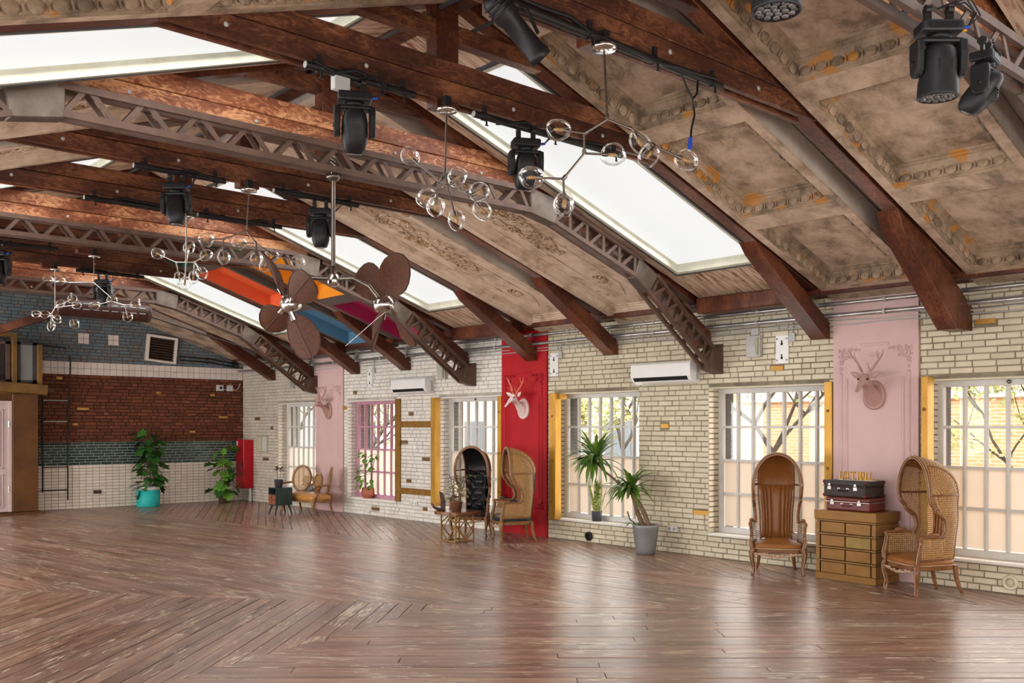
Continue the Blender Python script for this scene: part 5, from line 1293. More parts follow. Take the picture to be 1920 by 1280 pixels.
for lb, x, w_ in (('small white alarm box with a dark window high on the red brick', 10.85, .085), ('blank white junction box high on the red brick', 11.12, .075)):
    b_ = thing('alarm_box', lb, 'box', (x, YF, 2.90)); MB().box(-w_, w_, -.07, 0, -.08, .07).build('case', MT['potwhite'], b_, bevel=.006)
    if w_ > .08: MB().box(-.02, .05, -.074, -.07, -.03, .03).build('window', MT['black'], b_)
    MB().tube([(w_, -.02, -.03), (w_ + .10, -.02, -.045), (w_ + .17, -.02, .0), (w_ + .22, -.02, .12)], .012, 6).build('cable', MT['potwhite'], b_)
# corner booth on the left
bt = thing('corner_booth', 'rusty steel booth with mesh cabinets above an ochre beam', 'booth', (0, 0, 0))
yb_ = YF - .75
MB().box(5.80, 6.32, yb_, YF, .06, 2.62).build('steel_panel', MT['rust'], bt, bevel=.01)
MB().box(3.2, 5.80, yb_ + .12, YF, .06, 2.62).build('back_panel', MT['rust'], bt)
MB().box(3.2, 6.42, yb_ - .10, YF, -.013, .055).build('platform', MT['rust'], bt, bevel=.008)
MB().bar((3.4, yb_ - .08, 2.88), (6.48, yb_ - .02, 2.71), .22, .22).build('beam', MT['ochre'], bt, bevel=.012)
MB().tube([(6.48, yb_ - .02, 2.71), (6.62, yb_ - .015, 2.70)], .10, 14).build('beam_end', MT['darkwood'], bt)
MB().box(3.3, 6.5, yb_ + .12, YF, 2.62, 2.84).build('deck', MT['ochre'], bt)
for x0, x1, op in ((4.95, 5.76, 0), (5.90, 6.30, 1)):
    MB().box(x0, x1, YF - .3, YF - .28, 2.84, 3.75).box(x0, x0 + .02, yb_ + .05, YF - .3, 2.84, 3.75).box(x1 - .02, x1, yb_ + .05, YF - .3, 2.84, 3.75).box(x0, x1, yb_ + .05, YF - .3, 3.72, 3.75).build('mesh_cabinet', MT['mesh'], bt)
    dr = MB(); y_ = yb_ + .04
    dr.box(x0, x0 + .06, y_ - .02, y_ + .02, 2.86, 3.74).box(x1 - .09, x1, y_ - .02, y_ + .02, 2.86, 3.74).box(x0, x1, y_ - .02, y_ + .02, 3.68, 3.74).box(x0, x1, y_ - .02, y_ + .02, 2.86, 2.92)
    dr.build('door_frame', MT['steelbrown'] if not op else MT['metalgrey'] if False else MT['mesh'], bt)
    wv = MB()
    for i in range(18):
        x = x0 + .06 + (x1 - x0 - .15) * i / 17
        wv.tube([(x + (.012 if j % 2 else -.012), y_, 2.92 + .76 * j / 24) for j in range(25)], .0045, 4, smooth=False)
    wv.build('wire_mesh', MT['steelbrown'] if not op else MT['metalgrey'], bt, kind='stuff')
    if op: MB().box(x0 + .03, x1 - .03, yb_ + .06, YF - .3, 3.25, 3.28).build('shelf', MT['black'], bt)
for x, t_ in ((5.78, .10), (6.29, .10)): MB().box(x, x + t_, yb_ - .06, yb_ + .10, 2.80, 3.84 if x < 6 else 3.70).build('post', MT['ochre'], bt, bevel=.008)
MB().box(3.3, 5.88, yb_ - .06, yb_ + .1, 3.84, 3.92).build('top_rail', MT['ochre'], bt)
dr = struct('door_1', label='pale pink panelled door of the corner booth')
MB().box(4.90, 5.72, yb_ + .03, yb_ + .08, .07, 2.40).build('door_leaf', MT['doorpink'], dr, bevel=.004)
for (a, b, c, d) in ((5.0, 5.62, 1.0, 2.28), (5.0, 5.62, .16, .88)):
    for o in (0, .05, .10): MB().box(a + o, a + o + .02, yb_ + .012, yb_ + .03, c + o, d - o).box(b - o - .02, b - o, yb_ + .012, yb_ + .03, c + o, d - o).box(a + o, b - o, yb_ + .012, yb_ + .03, c + o, c + o + .02).box(a + o, b - o, yb_ + .012, yb_ + .03, d - o - .02, d - o).build('panel_moulding', MT['doorpink'], dr, bevel=.004)
MB().box(5.72, 5.79, yb_ - .0, yb_ + .08, .07, 2.46).box(4.84, 5.72, yb_ - .0, yb_ + .08, 2.40, 2.46).build('door_frame', MT['doorpink'], dr, bevel=.004)
for z in (.5, 1.9): MB().tube([(5.725, yb_ - .005, z), (5.725, yb_ - .005, z + .12)], .012, 8).build('hinge', MT['chrome'], dr)
db = thing('diagonal_brace', 'dark timber brace rising from the booth toward the trusses', 'timber brace', (0, 0, 0)); MB().bar((5.35, 22.45, 3.90), (7.75, 21.75, 4.86), .16, .17).build('beam', MT['timberfoot'], db, bevel=.008)
# ================================================================== HANGING FROM THE TRUSSES
def light_bar(label, x0, x1, y, z, drop=.0):
    r = thing('lighting_bar', label, 'lighting bar', ((x0 + x1) / 2, y, z)); L = (x1 - x0) / 2
    MB().tube([(-L, 0, 0), (L, 0, 0)], .031, 12).build('pipe', MT['blackm'], r)
    MB().lathe([(.018, 0), (.027, 0), (.027, .006), (.018, .006)], 14, TR((-L - .003, 0, 0), (0, pi / 2, 0))).build('pipe_end', MT['metalgrey'], r)
    n = max(2, round(2 * L / .6))
    for k in range(n):
        x = -L + .12 + (2 * L - .24) * k / (n - 1)
        MB().tube([(x - .02, 0, 0), (x + .02, 0, 0)], .038, 10).box(x - .02, x + .02, -.012, .012, .03, .10).tube([(x, -.03, -.03), (x, -.035, -.085)], .009, 6).tube([(x - .016, -.035, -.085), (x + .016, -.035, -.085)], .006, 5).build('clamp', MT['blackm'], r)
    rr = random.Random(label); m = int(L * 6) + 2
    MB().tube([(-L * .9 + 1.8 * L * i / m, -.03 + rr.uniform(-.012, .012), .02 + rr.uniform(-.045, .03)) for i in range(m + 1)], .017, 5).tube([(-L * .7 + 1.5 * L * i / m, .03, .015 + rr.uniform(-.04, .03)) for i in range(m + 1)], .014, 5).build('cable', MT['black'], r)
    return r
yb1, yb2, yb3, yb4, yb5, yb6 = 4.66, 6.48, 10.18, 12.04, 15.80, 17.68
light_bar('long black lighting bar slung under the nearest timber truss', 4.08, 6.45, yb1, 4.655)
light_bar('short black lighting bar left of the king post over the long skylight', 3.70, 4.72, yb2, 4.655)
light_bar('black lighting bar crossing the long skylight right of the chandelier', 5.36, 7.30, yb2, 4.64)
light_bar('black lighting bar left under the truss beyond the middle arch', 3.78, 4.80, yb3, 4.655)
light_bar('black lighting bar right under the truss beyond the middle arch', 5.40, 6.55, yb3, 4.655)
light_bar('black lighting bar left above the second steel arch', 3.88, 4.98, yb4, 4.665)
light_bar('black lighting bar right above the second steel arch', 5.30, 6.50, yb4, 4.665)
light_bar('black lighting bar left under the truss by the orange coffers', 3.6, 4.70, yb5, 4.655)
light_bar('black lighting bar over the louvred heater', 5.55, 6.75, yb6, 4.655)

def moving_head(label, loc, s, rz, tilt, kind):
    r = thing('moving_head_light', label, 'stage light', loc, rz); r.scale = (s, s, s * .86)
    # local: hangs from z=0 downwards
    MB().box(-.15, .15, -.10, .10, -.19, -.09).build('base', MT['darkgrey'] if kind in 'wb' else MT['black'], r, bevel=.022, seg=2)
    MB().box(-.152, -.148, -.06, .06, -.17, -.11).box(-.10, .10, -.103, -.098, -.17, -.12).build('base_panel', MT['black'], r)
    for x in (-.08, .08): MB().bar((x, 0, -.10), (x, 0, .0), .03, .05).tube([(x - .02, 0, .025), (x + .02, 0, .025)], .042, 10).build('clamp', MT['blackm'], r)
    MB().lathe([(0, -.235), (.08, -.235), (.085, -.19), (0, -.19)], 18).build('pan_bearing', MT['black'], r)
    ax = -.43
    yk = MB().box(-.165, .165, -.065, .065, -.27, -.225)
    yk.build('yoke', MT['black'], r, bevel=.02, seg=2)
    for sx_ in (-1, 1):
        MB().prism([(-.075, -.24), (.075, -.24), (.082, -.34), (.07, -.50), (.04, -.545), (-.04, -.545), (-.07, -.50), (-.082, -.34)], 'x', sx_ * .128, sx_ * .185).build('yoke_arm', MT['darkgrey'] if kind in 'wb' else MT['black'], r, bevel=.016, seg=2)
        MB().lathe([(0, 0), (.022, 0), (.022, .006), (0, .008)], 14, TR((sx_ * .186, 0, ax), (0, sx_ * pi / 2, 0))).build('tilt_cap', MT['black'], r)
    M = Matrix.Translation((0, 0, ax)) @ Matrix.Rotation(tilt, 4, 'X')
    hd = bpy.data.objects.new('head', None)
    if kind in 'w':                                     # wash: barrel with a honeycomb of lenses
        hb = MB().lathe([(0, .15), (.085, .15), (.118, .10), (.126, .0), (.127, -.09), (.138, -.15), (.143, -.265), (.144, -.28), (.134, -.285), (.128, -.27), (0, -.265)], 28, M).build('head', MT['darkgrey'], r)
        for k, (qx, qy) in enumerate([(0, 0)] + [(.053 * cos(t * pi / 3), .053 * sin(t * pi / 3)) for t in range(6)] + [(.102 * cos(t * pi / 6 + .26), .102 * sin(t * pi / 6 + .26)) for t in range(12)]):
            MB().ell(M @ Vector((qx, qy, -.272)), (.023, .023, .013), 10, 6).build('lens', MT['lens'], hb)
        g_ = MB()
        for i in range(6): g_.box(-.05, .05, -.1225, -.117, .0 - i * .016, .007 - i * .016, M)
        g_.build('vent_grille', MT['black'], hb)
    else:                                               # beam / spot: faceted tapering shell
        secs = [(.06, .055, .17), (.10, .085, .13), (.115, .10, .04), (.118, .115, -.06), (.115, .118, -.15), (.10, .105, -.22), (.082, .082, -.265), (.074, .074, -.27)]
        N = 20
        rings = [[M @ Vector((a * sp(cos(2 * pi * k / N), .7), b_ * sp(sin(2 * pi * k / N), .7), z)) for k in range(N)] for a, b_, z in secs]
        hb = MB().loft(rings, True).build('head', MT['darkgrey'] if kind == 'b' else MT['black'], r)
        MB().lathe([(0, -.266), (.066, -.268), (.07, -.276), (.06, -.282), (0, -.284)], 20, M).build('lens', MT['lens'], hb)
        g_ = MB()
        for i in range(7): g_.box(-.06, .06, -.121, -.10, .02 - i * .02, .028 - i * .02, M)
        g_.build('vent_grille', MT['black'], hb)
    rr = random.Random(label)
    for k in range(3):
        x0 = .15; q = rr.uniform(.05, .16)
        MB().tube([(x0 - .02, -.04 + k * .03, -.14), (x0 + .05, -.05 + k * .035, -.13), (x0 + q, -.06 + k * .03, -.02), (x0 + q * .4, -.02, .08 + .03 * k), (x0 - .15, .03, .05)], .007, 5).build('cable', MT['black'], r)
    for k, mm in enumerate(('blueplug', 'yellowplug') if kind in 'wb' else ('blueplug',)):
        MB().tube([(.15, -.05 + k * .05, -.15), (.20, -.055 + k * .05, -.145)], .013, 8).build('plug', MT[mm], r)
    return r
def dirz(a): return radians(a)
MH = [('wash light with honeycomb lenses, larger of the two in the top right corner', (5.84, 2.62, 4.42), .84, -42, .06, 'w'),
      ('tilted beam light, smaller of the two in the top right corner', (6.52, 2.62, 4.40), .74, 8, .62, 'b'),
      ('wash light peeking in at the top edge over the coffers', (4.17, 2.68, 4.49), .86, -42, .0, 'w'),
      ('glossy black moving head left of the nearest chandeliers', (4.14, yb2, 4.60), .88, -30, .38, 's'),
      ('black moving head hanging before the long skylight', (5.98, yb2, 4.60), .86, -30, .30, 's'),
      ('black moving head pointing straight down at upper left', (4.24, yb3, 4.60), .84, -42, .0, 's'),
      ('black moving head before the second skylight above the fan', (6.02, yb3, 4.60), .88, -42, .12, 's'),
      ('small black moving head over the louvred heater', (6.02, yb6, 4.60), .88, -42, .0, 's'),
      ('black moving head cut by the left edge', (3.86, yb5, 4.60), .95, -42, .0, 's')]
for lb, loc, s, rz, tl, kd in MH: moving_head(lb, loc, s, radians(rz), tl, kd)
# the ellipsoidal spot
sp_ = thing('ellipsoidal_spot', 'slim black theatre spot hanging at the top centre', 'stage light', (4.16, yb1, 4.63))
d = Vector((.42, -.12, -.40)).normalized(); M = Matrix.Translation((-.04, .0, -.06)) @ rotto(d)
MB().lathe([(0, -.16), (.05, -.16), (.075, -.12), (.085, .02), (.070, .05), (.070, .30), (.078, .31), (.078, .36), (.066, .36), (.06, .33), (0, .33)], 18, M).build('barrel', MT['black'], sp_)
for k in range(3): MB().lathe([(.086, -.10 + k * .035), (.094, -.095 + k * .035), (.086, -.085 + k * .035)], 18, M).build('cooling_fin', MT['black'], sp_)
MB().tube([(-.10, .05, -.10), (-.06, .08, .0), (.0, .0, .03), (.10, -.05, .0), (.16, -.10, -.16)], .012, 6).build('yoke', MT['blackm'], sp_)
MB().tube([(-.02, 0, .02), (.02, 0, .02)], .04, 10).build('clamp', MT['blackm'], sp_)
MB().tube([(-.10, .02, .0), (-.07, .02, .03)], .02, 8).build('plug', MT['blueplug'], sp_)
hc = thing('hanging_cable', 'loose black cable with blue plug dangling from the long lighting bar', 'cable', (6.05, yb1, 4.64))
MB().tube([(-.12, 0, 0), (-.05, -.02, -.13), (.0, -.02, -.17), (.03, -.02, -.30), (-.01, -.02, -.42), (-.02, -.02, -.50)], .009, 6).tube([(.10, 0, 0), (.06, -.02, -.13), (.0, -.025, -.18)], .009, 6).build('cable', MT['black'], hc)
MB().tube([(-.022, -.02, -.49), (-.03, -.02, -.585)], .017, 8).build('plug', MT['blueplug'], hc)
jb = thing('junction_box', 'pale grey junction box on the truss by the glossy moving head', 'box', (4.02, 6.50, 4.62)); MB().box(-.07, .07, -.04, .03, -.09, .06).build('case', MT['metalgrey'], jb, bevel=.006)

# ---- bubble chandeliers
def chandelier(label, can, arms, globes, metal, big=.066):
    r = thing('chandelier', label, 'chandelier', can); C = Vector(can); L = lambda p: Vector(p) - C
    MB().lathe([(0, .0), (.085, .0), (.09, -.008), (.09, -.03), (.02, -.034), (0, -.034)], 22).build('canopy', MT['chrome'], r)
    MB().bar((0, 0, .0), (0, 0, .10), .06, .06).build('mount', MT['black'], r)
    for pts in arms:
        pp = [L(p) for p in pts]
        MB().tube(pp, .0085, 7).build('arm', metal, r)
        MB().tube([pp[-1] - (pp[-1] - pp[0]).normalized() * .03, pp[-1]], .015, 8).build('joint', metal, r)
    rr = random.Random(label)
    for k, (g_, j) in enumerate(globes):
        c_ = L(g_); o = L(j); d = (c_ - o); d = d.normalized() if d.length > .02 else Vector((0, 0, -1))
        if (c_ - o).length > .03: MB().tube([o, c_ - d * big * .75], .0085, 7).build('arm', metal, r)
        MB().tube([c_ - d * big * 1.0, c_ - d * big * .45], .016, 9).build('socket', metal, r)
        ph = rr.uniform(0, 6); M = rotto(d)
        bump_ = lambda v: 1 + .09 * sin(3 * v.x + ph) * cos(2.5 * v.y + ph) - .12 * max(0, v.dot(Vector((cos(ph), sin(ph), .2)).normalized()) - .55)
        g2 = MB().ell(c_, (big * rr.uniform(.92, 1.05), big * rr.uniform(.92, 1.05), big * 1.12), 18, 12, M, bump_).build('globe', MT['globe'], r)
        MB().lathe([(0, -.04), (.010, -.04), (.013, -.02), (.013, .018), (.005, .033), (0, .035)], 10, Matrix.Translation(c_) @ M).build('bulb', MT['bulb'], g2)
MT['bulb'] = mat('amber_bulb', (.36, .20, .075), (.28, .15, .05), rough=.15)
yc1, yc2, yc3, yc4, yc5, yc6 = 4.66, 6.48, 10.18, 12.04, 15.8, 17.7
chandelier('branching glass bubble chandelier nearest the camera under the first timber truss', (5.06, yc1, 4.62),
    [[(5.06, yc1, 4.6), (5.07, 4.64, 4.10)], [(5.07, 4.64, 4.09), (4.95, 4.75, 3.99)], [(4.95, 4.75, 3.99), (4.96, 4.76, 3.85)], [(4.96, 4.76, 3.85), (4.85, 4.86, 3.67)], [(5.07, 4.64, 4.09), (5.20, 4.52, 4.02)], [(5.20, 4.52, 4.02), (5.33, 4.42, 3.90)]],
    [((4.82, 4.88, 4.02), (4.95, 4.75, 3.99)), ((5.11, 4.62, 3.84), (4.96, 4.75, 3.85)), ((4.68, 5.01, 3.68), (4.85, 4.86, 3.67)), ((4.86, 4.86, 3.49), (4.85, 4.86, 3.67)), ((5.25, 4.49, 3.925), (5.20, 4.52, 4.02)), ((5.29, 4.44, 3.835), (5.33, 4.42, 3.90)), ((5.50, 4.27, 3.80), (5.33, 4.42, 3.90))], MT['bronze'], .080)
chandelier('branching glass bubble chandelier before the middle of the long skylight', (5.06, yc2, 4.62),
    [[(5.06, yc2, 4.6), (5.05, 6.49, 4.08)], [(5.05, 6.49, 4.08), (5.0, 6.52, 4.0)], [(5.05, 6.49, 4.08), (5.07, 6.48, 3.95)], [(5.0, 6.52, 4.0), (5.07, 6.48, 3.95)], [(5.07, 6.48, 3.95), (5.21, 6.34, 3.875)]],
    [((4.83, 6.69, 4.21), (5.0, 6.52, 4.0)), ((4.92, 6.58, 3.85), (5.06, 6.48, 3.95)), ((4.99, 6.54, 3.78), (5.0, 6.52, 4.0)), ((5.12, 6.42, 3.665), (5.07, 6.48, 3.95)), ((5.13, 6.42, 4.03), (5.07, 6.48, 3.95)), ((5.27, 6.30, 3.91), (5.21, 6.34, 3.875)), ((5.29, 6.28, 3.75), (5.21, 6.34, 3.875))], MT['bronze'], .078)
chandelier('clustered glass bubble chandelier left of the fan below the down pointing light', (5.15, yc4, 4.62),
    [[(5.15, yc4, 4.6), (5.15, 12.06, 4.03)], [(5.15, 12.06, 4.03), (5.05, 12.14, 4.03)], [(5.15, 12.06, 4.03), (5.23, 11.98, 4.03)]],
    [((4.88, 12.30, 4.14), (5.05, 12.14, 4.03)), ((5.18, 12.03, 4.22), (5.16, 12.06, 4.05)), ((5.34, 11.88, 4.12), (5.23, 11.98, 4.03)), ((5.09, 12.12, 3.82), (5.05, 12.14, 4.03)), ((5.30, 11.92, 3.89), (5.23, 11.98, 4.03)), ((5.22, 11.99, 3.83), (5.23, 11.98, 4.03)), ((5.13, 12.05, 3.755), (5.15, 12.06, 4.03))], MT['chrome'], .078)
chandelier('spreading glass bubble chandelier behind the left blades of the fan', (5.09, yc3, 4.62),
    [[(5.09, yc3, 4.6), (5.08, 10.22, 4.16)], [(5.08, 10.22, 4.14), (4.88, 10.40, 4.05)], [(5.08, 10.22, 4.14), (5.16, 10.14, 4.0)], [(5.16, 10.14, 4.0), (5.28, 10.03, 3.88)]],
    [((4.73, 10.52, 4.04), (4.88, 10.40, 4.05)), ((5.03, 10.30, 4.01), (5.16, 10.14, 4.0)), ((4.89, 10.40, 3.84), (4.88, 10.40, 4.05)), ((5.15, 10.12, 3.82), (5.16, 10.14, 4.0)), ((5.28, 10.0, 3.86), (5.28, 10.03, 3.88)), ((5.24, 10.07, 3.76), (5.28, 10.03, 3.88)), ((5.52, 9.83, 3.79), (5.28, 10.03, 3.88))], MT['bronze'], .078)
chandelier('glass bubble chandelier at far left over the booth', (5.22, yc6, 4.64),
    [[(5.22, yc6, 4.62), (5.22, 17.70, 4.05)], [(5.22, 17.70, 4.05), (5.22, 17.70, 3.97)], [(5.22, 17.70, 3.97), (5.17, 17.75, 3.85)]],
    [((4.98, 17.92, 3.86), (5.17, 17.75, 3.85)), ((5.06, 17.72, 3.84), (5.17, 17.75, 3.85)), ((5.24, 17.68, 3.77), (5.17, 17.75, 3.85)), ((5.17, 17.76, 3.645), (5.17, 17.75, 3.85)), ((5.28, 17.62, 4.03), (5.22, 17.70, 3.97)), ((5.44, 17.50, 4.12), (5.22, 17.70, 3.97)), ((5.50, 17.45, 4.02), (5.22, 17.70, 3.97))], MT['chrome'], .078)
chandelier('glass bubble chandelier in front of the louvred heater', (5.24, yc5, 4.62),
    [[(5.24, yc5, 4.6), (5.24, 15.80, 4.22)], [(5.24, 15.80, 4.20), (4.95, 16.06, 4.20)], [(5.24, 15.80, 4.20), (5.45, 15.61, 3.95)], [(5.45, 15.61, 3.90), (5.60, 15.47, 3.84)]],
    [((4.70, 16.29, 4.23), (4.95, 16.06, 4.20)), ((4.84, 16.15, 4.22), (4.95, 16.06, 4.20)), ((5.45, 15.60, 3.91), (5.45, 15.61, 3.95)), ((5.25, 15.78, 3.83), (5.45, 15.61, 3.90)), ((5.73, 15.36, 3.84), (5.60, 15.47, 3.84)), ((5.64, 15.44, 3.65), (5.60, 15.47, 3.84)), ((5.01, 16.0, 3.54), (5.0, 16.02, 3.60))], MT['chrome'], .078)

# ---- twin ceiling fan with woven paddle blades
fan = thing('ceiling_fan', 'twin headed ceiling fan with brown woven paddle blades on a long steel rod', 'ceiling fan', (5.09, 8.36, 4.42))
FC = Vector((5.09, 8.36, 4.42)); FL = lambda x, y, z: Vector((x, y, z)) - FC
hub = FL(5.09, 8.36, 3.38)
MB().tube([(0, 0, 0), hub + Vector((0, 0, .1))], .022, 12).build('rod', MT['bronze'], fan)
MB().lathe([(0, 0), (.075, 0), (.07, -.03), (.04, -.055), (0, -.055)], 20).build('canopy', MT['bronze'], fan)
MB().lathe([(0, .13), (.035, .13), (.04, .05), (.062, .04), (.062, -.05), (.03, -.075), (0, -.075)], 18, Matrix.Translation(hub)).build('hub', MT['chrome'], fan)
ex = Vector((.7445, -.6676, 0)); ez = Vector((.6676, .7445, 0)); eu = Vector((0, 0, 1))
def head(ctr, axis, b0, pitch, armpts, lab):
    MB().tube(armpts, .021, 9).build('arm', MT['bronze'], fan)
    axis = axis.normalized(); M = Matrix.Translation(ctr) @ rotto(axis)
    mo = MB().lathe([(0, -.13), (.045, -.13), (.075, -.10), (.085, -.02), (.085, .03), (.06, .065), (.03, .08), (0, .08)], 20, M).build('motor', MT['chrome'], fan)
    u = (b0 - axis * b0.dot(axis)).normalized(); v = axis.cross(u)
    for k in range(4):
        a = k * pi / 2; d_ = u * cos(a) + v * sin(a); t_ = axis.cross(d_)
        pk = pitch[k] if isinstance(pitch, tuple) else pitch
        w_ = (t_ * cos(pk) + axis * sin(pk)).normalized(); n_ = d_.cross(w_)
        bl = MB(); N = 26; rim = []
        prof = [(.10, .03), (.14, .06), (.20, .115), (.29, .155), (.38, .165), (.47, .150), (.54, .115), (.585, .065), (.60, .0)]
        side = [(x, y) for x, y in prof] + [(x, -y) for x, y in reversed(prof[:-1])]
        for s_ in (.007, -.007): rim.append([ctr + d_ * x + w_ * y + n_ * (s_ - .05 * (y / .165) ** 2) + axis * .02 for x, y in side])
        mid = [[ctr + d_ * x + n_ * s_ + axis * .02 for x, y in prof] for s_ in (.007, -.007)]
        m_ = len(prof)
        for q, (rm, md) in enumerate(zip(rim, mid)):
            vs = rm + md; L_ = len(rm); fs = []
            for i in range(m_ - 2): fs += [(i, i + 1, L_ + i + 1, L_ + i), (L_ - 1 - i, L_ + i, L_ + i + 1, L_ - 2 - i)]
            fs += [(m_ - 2, m_ - 1, L_ + m_ - 2), (m_ - 1, m_, L_ + m_ - 2)]
            bl.add(vs, fs if q == 0 else [tuple(reversed(f)) for f in fs], True)
        n2 = len(rim[0]); vs = rim[0] + rim[1]; bl.add(vs, [(i, (i + 1) % n2, n2 + (i + 1) % n2, n2 + i) for i in range(n2)])
        b_ = bl.build('blade', MT['fanblade'], fan)
        MB().tube([p.copy() for p in rim[0]] + [rim[0][0]], .006, 5).tube(mid[0], .005, 5).build('stitching', MT['darkwood'], b_)
        MB().tube([ctr + d_ * .06 + axis * .02, ctr + d_ * .18 + axis * .02 + n_ * .014], [.022, .03], 8, flat=.4, up=n_).build('blade_iron', MT['chrome'], b_)
lh = FL(4.76, 8.66, 3.13); rh = FL(5.48, 8.01, 3.13)
head(lh, (-ex * .62 - ez * .55 + eu * -.25), (-ex * .53 + eu * .85), (radians(-38), radians(-38), radians(-38), radians(18)), [hub + Vector((0, 0, .0)), hub - ex * .20 + eu * .01, hub - ex * .36 - eu * .07, lh + ex * .06 + eu * .05], 'l')
head(rh, (ex * .72 + ez * .55 + eu * .15), (ex * .75 - ez * .3 + eu * .8), radians(30), [hub, hub + ex * .20 + eu * .01, hub + ex * .36 - eu * .07, rh - ex * .07 + eu * .06], 'r')
MB().tube([rh + Vector((0, 0, -.08)), rh + Vector((-.06, .05, -.14)), rh - ex * .40 - eu * .42], .004, 5).build('pull_chain', MT['chrome'], fan)
ch_ = MB()
for k in range(8): ch_.tube([FL(5.09 + .05 * cos(k * .8), 8.36, 4.75 - .04 * k) , FL(5.09 - .03 * cos(k * .8), 8.36, 4.72 - .04 * k)], .005, 5)
ch_.build('safety_chain', MT['chrome'], fan)
# ---- louvred heater tube
ht = thing('heater_tube', 'long brown louvred heater tube hanging before the farthest arch', 'heater', (6.62, 19.42, 4.20))
MB().tube([(-.86, 0, 0), (.86, 0, 0)], .185, 20).build('casing', MT['darkwood'], ht)
for x in (-.88, .84): MB().lathe([(0, 0), (.19, 0), (.19, .05), (0, .05)], 20, TR((x, 0, 0), (0, pi / 2, 0))).build('end_cap', MT['darkwood'], ht)
for row in range(2):
    a = radians(158 + row * 34)
    for k in range(8): MB().bar((-.62 + k * .18, .186 * cos(a), .186 * sin(a)), (-.50 + k * .18, .186 * cos(a), .186 * sin(a)), .012, .02, (0, cos(a), sin(a))).build('louvre', MT['metalgrey'], ht)
for x in (-.6, .7): MB().bar((x, 0, .18), (x, 0, .28), .03, .03).build('hanger', MT['metalgrey'], ht)
MB().tube([(.86, 0, -.05), (1.7, -.1, -.28), (2.9, -.2, -.60)], .014, 6).build('gas_hose', MT['blackm'], ht)
# ================================================================== OUTSIDE THE WINDOWS
MT['ground'] = mat('pale_yard', (.42, .38, .33), (.34, .31, .27), rough=.9)
MB().box(12.1, 70, -30, 70, -.9, -.5).build('ground', MT['ground'], kind='structure', label='pale yard outside the windows')
m, nt, b = newmat('orange_facade_brick'); MT['obrick'] = m; b.inputs['Roughness'].default_value = .85
tc = nd(nt, 'TexCoord').outputs['Object']; sx = nd(nt, 'SeparateXYZ', {0: tc}); cb2 = nd(nt, 'CombineXYZ', {0: sx.outputs[1], 1: sx.outputs[2]})
br = nd(nt, 'TexBrick', {'Vector': cb2.outputs[0], 'Color1': (.62, .30, .14, 1), 'Color2': (.55, .25, .11, 1), 'Mortar': (.60, .42, .30, 1), 'Scale': 1.0, 'Mortar Size': .012, 'Brick Width': .26, 'Row Height': .08})
nt.links.new(br.outputs[0], b.inputs['Base Color'])
MT['facade'] = mat('cream_facade', (.66, .60, .50), (.60, .54, .45), rough=.8)
MT['darkglass'] = mat('far_window_glass', (.16, .17, .18), rough=.15)
MT['rusttin'] = mat('rusty_tin_roof', (.30, .12, .07), rough=.7)
bld = thing('apartment_building', 'orange brick building with white windows across the yard', 'building', (22, 6, -.5))
MB().box(0, 6, -16, 9.2, 0, 14).build('wall', MT['obrick'], bld)
MB().box(-.12, 0, -16, 9.2, 3.05, 3.35).build('string_course', MT['facade'], bld)
for j, z in enumerate((3.75, 7.0)):
    for i in range(9):
        y = -14 + i * 2.55
        f = MB().box(-.06, .02, y - .62, y + .62, z - .06, z + 1.5).build('window', MT['winpaint'], bld)
        MB().box(-.08, -.05, y - .54, y - .05, z + .03, z + 1.42).box(-.08, -.05, y + .05, y + .54, z + .03, z + 1.42).build('pane', MT['darkglass'], f)
MB().tube([(-.12, 6.6, 0), (-.12, 6.6, 13)], .07, 8).build('downpipe', MT['metalwhite'], bld)
shed = thing('pale_annex', 'long cream annex with a rusty tin roof edge across the yard', 'building', (23, 32, -.5))
MB().box(0, 7, -14, 14, 0, 3.9).build('wall', MT['facade'], shed); MB().prism([(-.5, 3.85), (7, 4.6), (7, 4.75), (-.5, 4.0)], 'y', -14.3, 14.3).build('roof', MT['rusttin'], shed)
for i in range(7): MB().box(-.05, .02, -12 + i * 3.6, -10.9 + i * 3.6, 1.0, 2.6).build('window', MT['darkglass'], shed)
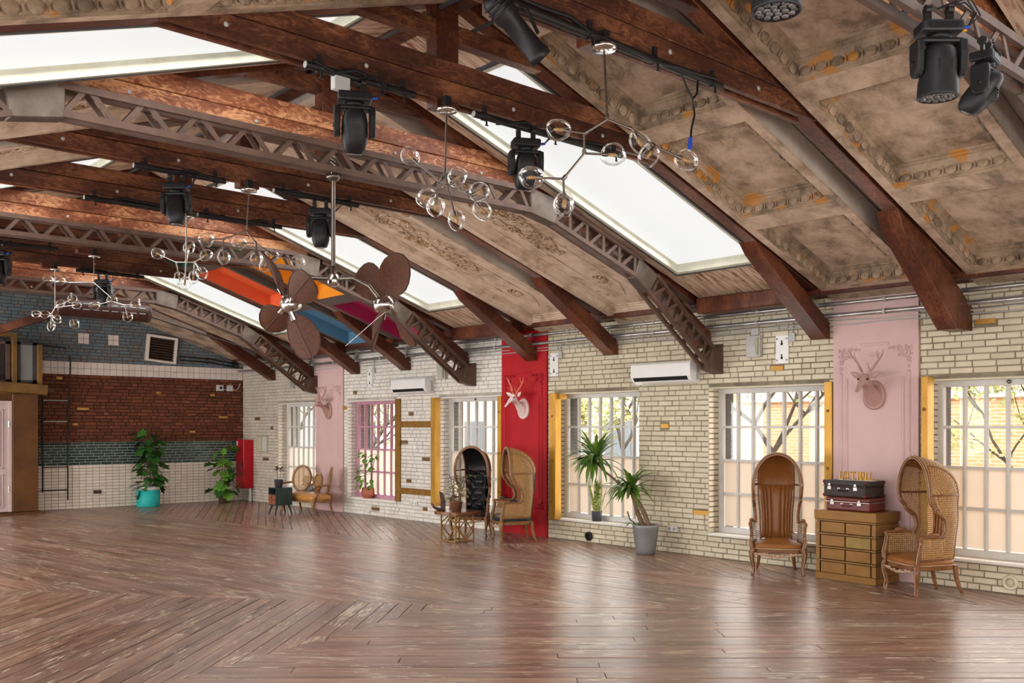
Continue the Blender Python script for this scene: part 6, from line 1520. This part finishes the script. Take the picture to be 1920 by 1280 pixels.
MT['leafspring'] = mat('spring_leaves', (.50, .46, .20), (.36, .38, .12), rough=.6, rnd=.2)
MT['treebark'] = mat('tree_bark', (.14, .11, .085), (.09, .07, .055), rough=.9)
def tree(label, loc, h, seed, nleaf):
    r = thing('tree', label, 'tree', loc); rn = random.Random(seed); tw = MB(); lv = MB(); tips = []
    def branch(p, d, L, rad, lev):
        pts = [p]; cur = d.copy()
        for i in range(4):
            cur = (cur + Vector((rn.uniform(-.22, .22), rn.uniform(-.22, .22), rn.uniform(-.12, .2)))).normalized(); pts.append(pts[-1] + cur * L / 4)
        tw.tube(pts, [rad * (1 - .55 * i / 4) for i in range(5)], 5, caps=False)
        if lev <= 2: tips.extend(pts[1:])
        if lev == 0: return
        for k in range(4 if lev > 2 else 3):
            q = pts[rn.choice((2, 3, 4))]; a = rn.uniform(0, 2 * pi); nd_ = (cur + Vector((cos(a), sin(a), rn.uniform(-.3, .4))) * .95).normalized()
            branch(q, nd_, L * rn.uniform(.55, .8), rad * .5, lev - 1)
    branch(Vector((0, 0, 0)), Vector((0, 0, 1)), h * .42, h * .014, 4)
    for k in range(nleaf):
        p = rn.choice(tips) + Vector((rn.gauss(0, .10), rn.gauss(0, .10), rn.gauss(0, .10))); s_ = rn.uniform(.035, .08)
        a = Vector((rn.uniform(-1, 1), rn.uniform(-1, 1), rn.uniform(-1, 1))).normalized(); b_ = a.orthogonal().normalized()
        lv.add([p + a * s_, p + b_ * s_ * .6, p - a * s_, p - b_ * s_ * .6], [(0, 1, 2, 3)])
    tw.build('branches', MT['treebark'], r); lv.build('leaves', MT['leafspring'], r, kind='stuff')
tree('budding tree outside the window behind the leather chair', (16.4, 10.2, -.5), 6.2, 3, 5200)
tree('budding tree outside the nearest window', (16.8, 5.6, -.5), 5.6, 8, 5200)
tree('budding tree outside the yucca window', (16.6, 14.6, -.5), 6.0, 5, 5200)
tree('budding tree outside the pink window', (15.8, 24.5, -.5), 6.5, 9, 5200)
tree('budding tree outside the settee window', (17.0, 30.5, -.5), 6.5, 13, 5200)
